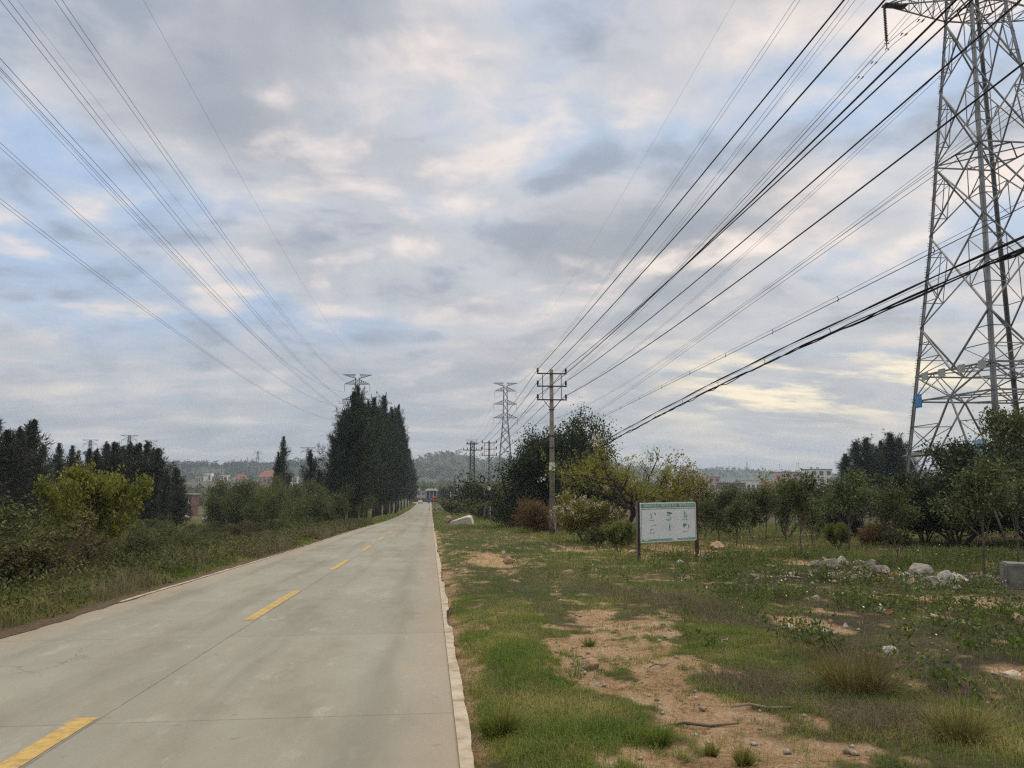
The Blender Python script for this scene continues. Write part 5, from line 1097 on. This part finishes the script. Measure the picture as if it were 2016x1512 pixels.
    m_ = 900; hx, hy = pix_plane(1745, 1135); ux = hx + r.normal(size=m_) * 1.7; uy = hy + r.normal(size=m_) * .8 - .25 * (ux - hx); big_ = np.concatenate([np.zeros(len(x)), (.018 + .075 * r.random(m_) ** 2.5)]); x = np.concatenate([x, ux]); y = np.concatenate([y, uy])
    z = ground_z(x, y); s = .007 + .026 * r.random(len(x)) ** 3; s = np.maximum(s, big_)
    for i in range(len(x)):
        q = np.array(base) * (.6 + .7 * r.random((6, 1))) * s[i] * np.array([1.3, 1.0, .7]); a = r.random() * 6.28; q = np.stack([q[:, 0] * math.cos(a) - q[:, 1] * math.sin(a), q[:, 0] * math.sin(a) + q[:, 1] * math.cos(a), q[:, 2]], 1); vs.append(q + np.array([x[i], y[i], z[i] + s[i] * .3])); fs += [tuple(j + 6 * i for j in t) for t in bf]
    kind(link('gravel', raw_mesh('gravel', np.concatenate(vs), np.array(fs), 3, leafmat('gravel stones', [(.15, .10, .07), (.30, .22, .16), (.36, .31, .26), (.46, .44, .41)], 0.0, .2, 3))), 'stuff')
    # verge plants on the left
    P = []; H = []; Wd = []
    for n, ya, yb, hb, wb, wid in ((60000, 6, 22, .30, .007, 1.5), (60000, 20, 60, .32, .013, 2.2), (30000, 55, 140, .38, .03, 3.0), (12000, 130, 330, .4, .07, 3.0)):
        y = ya + (yb - ya) * r.random(n); u = r.random(n) ** 1.15; x = RL - .10 - .25 * fbm(y * .6, 2 + 0 * y, 3) - wid * u; cl = fbm(x * 1.1 + 7, y * 1.1, 4); k = r.random(n) < sstep(cl, .22, .5); x, y, u, cl = x[k], y[k], u[k], cl[k]
        P.append(np.stack([x, y, ground_z(x, y)], 1)); H.append(hb * (.3 + .9 * r.random(len(x))) * (.4 + 1.0 * cl) * (.35 + 1.0 * u)); Wd.append(np.full(len(x), wb))
    P = np.concatenate(P); blades(P, np.concatenate(H), np.concatenate(Wd), L_GRASS, 'verge_grass', .6, r)
    n = 36000; y = 6 + 60 * r.random(n) ** 1.2; x = RL - .3 - 2.2 * r.random(n); k = r.random(n) < sstep(fbm(x + 50, y * .5, 3), .40, .62); x, y = x[k], y[k]; blades(np.stack([x, y, ground_z(x, y)], 1), .20 + .45 * r.random(len(x)), .004 + .0003 * y, L_DEAD, 'verge_stalks', .35, r)
    n = 2600; y = 8 + 75 * r.random(n) ** 1.3; x = RL - .5 - 7 * r.random(n) ** 1.2; x, y = x, y; z = ground_z(x, y); hh = .2 + .55 * r.random(n); vs = []
    for j in range(26):
        p = np.stack([x, y, z], 1) + np.stack([r.normal(size=n) * .17, r.normal(size=n) * .17, hh * r.random(n)], 1); vs.append(leaf_arrays(p, r.normal(size=p.shape) + np.array([0, 0, .3]), .06 + .05 * r.random(n) + .0012 * y, .028 + .0006 * y, r))
    kind(link('verge_weeds', leaf_mesh('verge_weeds', vs, L_SCRUB)), 'stuff')
    # field grass further left and under the orchard
    x, y = scatter(42000, -45, -6.5, 14, 120, r, 1.0); k = (x > -y * .62 - 3); x, y = x[k], y[k]; blades(np.stack([x, y, ground_z(x, y)], 1), .18 + .3 * r.random(len(x)), .008 + .0005 * y, L_GRASS, 'field_grass', .6, r)
    x, y = scatter(36000, 6, 45, 18, 62, r, 1.0); k = (x < y * .95); x, y = x[k], y[k]; blades(np.stack([x, y, ground_z(x, y)], 1), .10 + .22 * r.random(len(x)), .010 + .0004 * y, L_GRASS, 'orchard_grass', .6, r)
grassland()
L_TUFT = leafmat('olive straw blades', [(0.060, 0.064, 0.018), (0.125, 0.115, 0.040), (0.23, 0.19, 0.09)], 0.35, 0.4, 2.0, gain=1.5)
def tuft(px, row_, wpx, hpx, mat, label, seed, n=900):
    r = np.random.default_rng(seed); x, y = pix_plane(px, row_); w = wpx * y / 1535; h = hpx * y / 1535
    a = r.random(n) * 6.283; q = r.random(n) ** .6; base = np.stack([x + np.cos(a) * q * w * .22, y + np.sin(a) * q * w * .16, 0 * a], 1); base[:, 2] = ground_z(base[:, 0], base[:, 1])
    out = np.stack([np.cos(a) * q, np.sin(a) * q * .8, 0 * a], 1) + r.normal(size=(n, 3)) * .38; hh = h * (.25 + .85 * r.random(n)); t = base + out * w * .34 + np.array([0, 0, 1.0]) * hh[:, None] * (1 - .22 * q[:, None]); m = base + (t - base) * .5 + np.array([0, 0, .16]) * h
    s = np.stack([-np.sin(a + 1), np.cos(a + 1), 0 * a], 1) * .0028; v = np.stack([base - s, base + s, m + s * .8, m - s * .8, t + s * .2, t - s * .2], 1).reshape(-1, 3); k = np.arange(n)[:, None] * 6
    f = np.concatenate([k + np.array([[0, 1, 2, 3]]), k + np.array([[3, 2, 4, 5]])], 1).reshape(-1, 4); o = link('grass_tuft', raw_mesh('grass_tuft', v, f, 4, mat)); tag(o, label, 'grass tuft', 'tall grass tufts')
tuft(1690, 1362, 250, 84, L_TUFT, 'large straw coloured grass tuft below the white wedge stone', 1, 800); tuft(1890, 1452, 190, 66, L_TUFT, 'straw coloured grass tuft near the lower right corner', 2, 600)
tuft(1466, 1500, 60, 34, L_GRASS, 'small green tuft on the bare earth near the bottom edge', 3, 300); tuft(1298, 1460, 90, 36, L_GRASS, 'green tuft at the left side of the earth track', 4, 400); tuft(1160, 1262, 40, 16, L_GRASS, 'small green tuft at the top of the earth track', 5, 200); tuft(1400, 1480, 46, 26, L_GRASS, 'second small green tuft on the bare earth', 6, 220)
tuft(985, 1430, 110, 50, L_GRASS, 'lush green tuft beside the kerb strip', 7, 700)

# ------------------------------------------------------------------ houses, car and other far things
def house(name, px0, px1, top, Y, base_row, wall, label, floors=2, cols=3, roof='flat', roof_mat='roof_grey', depth=9.0, parts=True, skew=0.0, cat='building', tanks=0):
    x0, x1 = at(px0, Y), at(px1, Y); W = x1 - x0; zb = min(zrow(base_row, px0, Y), float(ground_z((x0 + x1) / 2, Y))); zt = zrow(top, (px0 + px1) / 2, Y); H = zt - zb
    root = empty(name, ((x0 + x1) / 2, Y, zb), label, cat, None, skew)
    rh = .28 * H if roof == 'hip' else 0.35; wh = H - rh
    m = MB(); m.box((0, depth / 2, wh / 2), (W, depth, wh)); 
    for i in range(1, floors): m.box((0, depth / 2, wh * i / floors), (W + .3, depth + .3, .22))
    m.build('wall', M[wall], root)
    m = MB()
    if roof == 'hip':
        e = .7; m.add([(-W / 2 - e, -e, wh), (W / 2 + e, -e, wh), (W / 2 + e, depth + e, wh), (-W / 2 - e, depth + e, wh), (-W * .28, depth * .5, H), (W * .28, depth * .5, H)], [(3, 2, 1, 0), (0, 1, 5, 4), (1, 2, 5), (2, 3, 4, 5), (3, 0, 4)])
    else: m.box((0, depth / 2, wh + .17), (W + .6, depth + .6, .34))
    rf = m.build('roof', M[roof_mat], root)
    for t in range(tanks): c = MB(); c.cyl((-W * .3 + t * W * .3, depth * .4, H), (-W * .3 + t * W * .3, depth * .4, H + 1.1), .7, 10); c.build('water_tank', M['w_grey'], rf)
    if parts:
        fh = wh / floors
        for f in range(floors):
            for c in range(cols):
                wx = -W / 2 + W * (c + .5) / cols; ww = W / cols * .52; m = MB(); m.box((wx, -.03, fh * (f + .52)), (ww, .10, fh * .5)); w = m.build('window', M['glass'], root); fr = MB(); fr.box((wx, -.07, fh * (f + .25)), (ww + .3, .16, .12)); fr.box((wx, -.09, fh * (f + .52)), (.08, .04, fh * .5)); fr.build('sill', M['w_white'], w)
    return root
house('village_house', 821, 838, 967, 372, 985, 'w_grey', 'pale grey two storey house at the end of the road, left half', 2, 2, depth=7, tanks=1)
def open_shop():
    Y = 374; x0, x1 = at(838.5, Y), at(861, Y); W = x1 - x0; zb = float(ground_z((x0 + x1) / 2, Y)); H = zrow(966, 850, Y) - zb
    root = empty('open_building', ((x0 + x1) / 2, Y, zb), 'open fronted concrete building with columns at the end of the road', 'building')
    m = MB(); m.box((0, 6, H / 2), (W, .3, H)); m.box((-W / 2 + .1, 3, H / 2), (.2, 6, H)); m.box((W / 2 - .1, 3, H / 2), (.2, 6, H)); m.box((0, 3, H * .5), (W - .5, 5.6, .25)); m.build('wall', M['roof_grey'], root)
    m = MB(); m.box((0, 3, H + .15), (W + .8, 6.8, .3)); m.build('roof', M['w_white'], root)
    for i in range(4): m = MB(); m.box((-W / 2 + .3 + (W - .6) * i / 3, .12, H / 2 - .1), (.3, .3, H - .2)); m.build('column', M['w_grey'], root)
    m = MB()
    for i in range(3): m.box((-W / 2 + .3 + (W - .6) * (i + .5) / 3, 0, H + .65), ((W - .6) / 3 * .86, .2, .7))
    m.build('parapet', M['w_white'], root)
open_shop()
Y = 360; x0, x1 = at(808, Y), at(866, Y); zb = float(ground_z(0, Y)); m = MB(); m.box(((x0 + x1) / 2, Y, zb + .75), (x1 - x0, .3, 1.5)); m.box(((x0 + x1) / 2, Y, zb + 1.56), (x1 - x0 + .1, .42, .12)); o = m.build('brick_wall', M['w_brick']); tag(o, 'long low dark red wall across the end of the road', 'wall')
def truck():
    Y = 352; x = at(857, Y); z = float(ground_z(x, Y)); root = empty('orange_truck', (x, Y, z), 'orange truck parked at the right of the road end', 'truck')
    m = MB(); m.box((0, 1.5, 1.75), (2.4, 4.4, 1.5)); m.box((0, 1.5, .85), (2.2, 4.4, .3)); m.build('cargo_body', M['orange'], root, bevel=.04)
    m = MB(); m.box((0, -1.5, 1.5), (2.2, 1.5, 1.6)); m.build('cab', M['orange'], root, bevel=.08)
    m = MB(); m.box((0, -2.27, 1.85), (1.9, .06, .6)); m.build('windscreen', M['glass'], root)
    for sx in (-1, 1):
        for yy in (-1.5, 2.6): m = MB(); m.cyl((sx * .85, yy, .45), (sx * 1.12, yy, .45), .45, 14); m.build('wheel', M['tyre'], root)
truck()
x = at(848, 355); m = MB(); m.add([(-.9, 0, 0), (.9, 0, 0), (.9, 1.5, 0), (-.9, 1.5, 0), (-.6, .2, 1.8), (.5, .2, 2.1), (.5, 1.2, 2.0), (-.6, 1.2, 1.7)], [(3, 2, 1, 0), (4, 5, 6, 7), (0, 1, 5, 4), (1, 2, 6, 5), (2, 3, 7, 6), (3, 0, 4, 7)]); o = m.build('tarpaulin_pile', M['blue_tarp'], None, False, .05); o.location = (x, 354, float(ground_z(x, 354))); tag(o, 'blue tarpaulin covered pile beside the orange truck', 'pile')
def car():
    Y = 322; x = at(828, Y); z = float(prof(Y)); root = empty('white_car', (x, Y, z + .006), 'small white car driving away at the far end of the road', 'car')
    # lofted body, rear towards the camera
    st = [(-2.1, .78, .35, .80), (-2.05, .84, .30, 1.0), (-1.5, .88, .28, 1.02), (0, .89, .28, .98), (1.3, .87, .28, .95), (2.0, .80, .30, .80), (2.12, .66, .38, .66)]
    m = MB(); vs = []; fs = []
    for y, w, a, b in st: vs += [(-w, y, a), (w, y, a), (w, y, (a + b) / 2 + .1), (w * .93, y, b), (-w * .93, y, b), (-w, y, (a + b) / 2 + .1)]
    n = 6
    for i in range(len(st) - 1): fs += [(i * n + k, i * n + (k + 1) % n, (i + 1) * n + (k + 1) % n, (i + 1) * n + k) for k in range(n)]
    fs += [tuple(range(n - 1, -1, -1)), tuple((len(st) - 1) * n + k for k in range(n))]; m.add(vs, fs); m.build('body', M['car_paint'], root, True)
    c = MB(); r4 = [(-1.75, 1.0, .80), (-1.05, 1.45, .62), (.25, 1.48, .62), (1.05, .97, .78)]
    vs = [];
    for y, h, w in r4: vs += [(-w, y, h), (w, y, h)]
    vs += [(-.82, -1.8, .97), (.82, -1.8, .97), (-.8, 1.1, .94), (.8, 1.1, .94)]
    c.add(vs, [(0, 1, 3, 2), (2, 3, 5, 4), (4, 5, 7, 6), (0, 2, 4, 6), (1, 7, 5, 3)]); cab = c.build('roof', M['car_paint'], root)
    g = MB(); g.add([(-.66, -1.72, 1.06), (.66, -1.72, 1.06), (.52, -1.12, 1.43), (-.52, -1.12, 1.43)], [(0, 1, 2, 3)]); g.v = [(p[0], p[1] - .03, p[2] + .01) for p in g.v]; g.build('rear_window', M['glass'], root)
    for sx in (-1, 1):
        s = MB(); s.add([(sx * .80, -1.35, 1.06), (sx * .80, .8, 1.06), (sx * .66, .25, 1.42), (sx * .66, -.95, 1.42)], [(0, 1, 2, 3)]); s.build('side_window', M['glass'], root)
        l = MB(); l.box((sx * .68, -2.08, .83), (.26, .06, .16)); l.build('tail_light', M['red_lens'], root)
        for yy in (-1.3, 1.35): w = MB(); w.cyl((sx * .70, yy, .31), (sx * .90, yy, .31), .31, 16); wh = w.build('wheel', M['tyre'], root); rm = MB(); rm.cyl((sx * .90, yy, .31), (sx * .915, yy, .31), .19, 12); rm.build('rim', M['plate'], wh)
    b = MB(); b.box((0, -2.12, .45), (1.5, .1, .2)); b.build('bumper', M['dark_steel'], root); p = MB(); p.box((0, -2.13, .70), (.44, .03, .13)); p.build('number_plate', M['blue_sign'], root)
car()
for px, Y, lab in ((804, 300, 'white marker post on the left verge near the end of the casuarina row'), (887, 300, 'white capped post above the hedge at the end of the road')):
    x = at(px, Y); m = MB(); m.tube([(0, 0, -.1), (0, 0, 1.2 if px < 850 else 5.0), (0, 0, 1.3 if px < 850 else 5.1)], [.12, .12, .05], 10); m.box((0, 0, 1.0 if px < 850 else 4.5), (.3, .3, .2)); o = m.build('marker_post', M['white']); o.location = (x, Y, float(ground_z(x, Y))); tag(o, lab, 'post')
# villages
for i, q in enumerate([(384, 400, 936, 640, 955, 'w_grey', 'low grey house at the left end of the far left village', 2, 3), (402, 414, 930, 660, 955, 'w_white', 'pale house second from the left in the far left village', 2, 2), (416, 432, 938, 650, 955, 'w_beige', 'beige low house in the far left village', 2, 3), (433, 447, 934, 665, 955, 'w_white', 'whitish house with flat roof mid far left village', 2, 2), (449, 462, 938, 650, 955, 'w_grey', 'small grey house left of the first red roof', 1, 2), (562, 572, 939, 640, 955, 'w_white', 'white house just right of the lone thin casuarina', 2, 2), (574, 584, 936, 660, 955, 'w_grey', 'grey house rightmost of the far left village', 2, 2)]): house('village_house', *q[:7], q[7], q[8], tanks=i % 2)
house('village_house', 462, 481, 933, 620, 955, 'w_white', 'white house with small red hipped roof in the far left village', 2, 3, 'hip', 'roof_red'); house('temple_hall', 508, 541, 926, 610, 955, 'w_pink', 'large hall with tiered red roof in the far left village', 2, 4, 'hip', 'roof_red', 14)
x0, x1 = at(366, 600), at(465, 600); m = MB(); zb = zrow(957, 420, 600); m.box(((x0 + x1) / 2, 600, zb + 1.2), (x1 - x0, .4, 5)); m.box(((x0 + x1) / 2, 600, zb + 3.78), (x1 - x0 + .2, .6, .15)); o = m.build('boundary_wall', M['w_beige']); tag(o, 'long pale wall in front of the far left village', 'wall')
house('brick_house', 357, 378, 972, 190, 1003, 'w_brick', 'unfinished red brick house behind the green field on the left', 2, 2, depth=6)
for i in range(2):
    Y = 152 + 6 * i; x0, x1 = at(356 if i else 402, Y), at(375 if i else 447, Y); m = MB(); zz = float(ground_z((x0 + x1) / 2, Y)); m.tube([(x0, Y, zz + .25), ((x0 + x1) / 2, Y, zz + .45), (x1, Y + .5, zz + .2)], [.35, .5, .3], 8); o = m.build('plastic_sheet', M['plastic'], None, True); tag(o, 'long strip of white plastic film on the left field' if i == 0 else 'short heap of white plastic film left of the long strip', 'plastic film')
x = at(415, 140); m = MB(); m.cyl((0, 0, -.1), (0, 0, 4.2), .09, 8); m.box((0, 0, 4.2), (.3, .3, .12)); o = m.build('field_post', M['bark_dark']); o.location = (x, 140, float(ground_z(x, 140))); tag(o, 'thin dark post standing on the green field', 'post')
house('apartment_house', 1597, 1640, 923, 400, 962, 'w_white', 'white four storey block on the right beside the casuarinas', 4, 3, depth=10, tanks=2)
rt = house('apartment_house', 1538, 1583, 929, 430, 960, 'w_pink', 'wide pinkish block with rooftop antennas right of centre', 4, 4, depth=10)
for k, dx in enumerate((-5.8, 4.6, 5.8)):
    m = MB(); zz = zrow(929, 1560, 430) - rt.location.z; m.cyl((dx, 3, zz), (dx, 3, zz + 4.6 + .5 * k), .07, 6); m.box((dx, 3, zz + 4.0 + .5 * k), (.25, .25, 1.4)); m.build('antenna', M['plate'], rt)
house('apartment_house', 1384, 1418, 938, 480, 960, 'w_pink', 'salmon pink house behind the flowering tree right of the sign', 3, 3, depth=10, tanks=2)
house('village_house', 1420, 1468, 950, 420, 962, 'w_brick', 'long low reddish row house behind the orchard', 1, 8, depth=7); house('sheet_roof_shed', 1470, 1515, 945, 430, 960, 'w_white', 'long shed with pale blue sheet roof behind the orchard', 1, 5, 'flat', 'roof_blue'); house('village_house', 1345, 1382, 950, 440, 962, 'w_grey', 'low grey house left of the salmon pink one', 1, 4, depth=7)
house('village_house', 899, 914, 949, 460, 972, 'w_grey', 'grey bluish house below the hill left of the lattice mast', 3, 2, depth=8, tanks=1)
for px0, px1, top, Y, lab in ((853, 869, 955, 640, 'pale shed roof at the foot of the central hill, left one'), (868, 876, 957, 600, 'small pale shed at the foot of the central hill, right one')): house('sheet_roof_shed', px0, px1, top, Y, 964, 'w_white', lab, 1, 3, 'flat', 'roof_blue', parts=True)
def lean_shed():
    Y = 74; x0, x1 = at(1846, Y), at(1962, Y); W = x1 - x0; z = float(ground_z((x0 + x1) / 2, Y)); zt = zrow(884, 1900, Y) - z; root = empty('open_shed', ((x0 + x1) / 2, Y, z), 'dark roofed open shed on posts behind the near pylon', 'shed')
    m = MB(); m.add([(-W / 2, 0, zt - .5), (-W * .2, 0, zt), (W / 2, 0, zt), (-W / 2, 6, zt - .6), (-W * .2, 6, zt - .1), (W / 2, 6, zt - .1)], [(0, 1, 4, 3), (1, 2, 5, 4)]); m.v += [(a, b, c - .18) for a, b, c in m.v]; m.f += [(9, 10, 7, 6), (10, 11, 8, 7), (0, 6, 7, 1), (1, 7, 8, 2), (5, 11, 10, 4), (4, 10, 9, 3), (3, 9, 6, 0), (2, 8, 11, 5)]; m.build('roof', M['roof_dark'], root)
    for i in range(4): m = MB(); m.box((-W / 2 + .2 + (W - .4) * i / 3, .3, zt / 2 - .4), (.28, .28, zt - .6)); m.build('post', M['w_white'], root)
    m = MB(); m.box((0, 5.6, zt * .3), (W * .95, .2, zt * .6)); m.build('back_wall', M['w_grey'], root); m = MB(); m.box((-W * .12, -.2, zt * .58), (W * .5, .08, zt * .2)); m.build('tarp_sheet', M['film'], root)
lean_shed()

# ------------------------------------------------------------------ air
def haze():
    m = bpy.data.materials.new('air haze'); m.use_nodes = True; n = NT(m.node_tree); n.n.clear(); out = n.new('ShaderNodeOutputMaterial'); v = n.new('ShaderNodeVolumePrincipled')
    v.inputs['Color'].default_value = (.74, .86, 1.0, 1); v.inputs['Density'].default_value = 0.00030; v.inputs['Anisotropy'].default_value = 0.2; n.l.new(v.outputs[0], out.inputs['Volume'])
    b = MB(); b.box((0, 1000, 22.5), (9000, 4600, 71)); o = b.build('haze', m); kind(o, 'stuff'); o['label'] = 'pale blue evening haze'
haze()
print('scene done', len(bpy.data.objects))
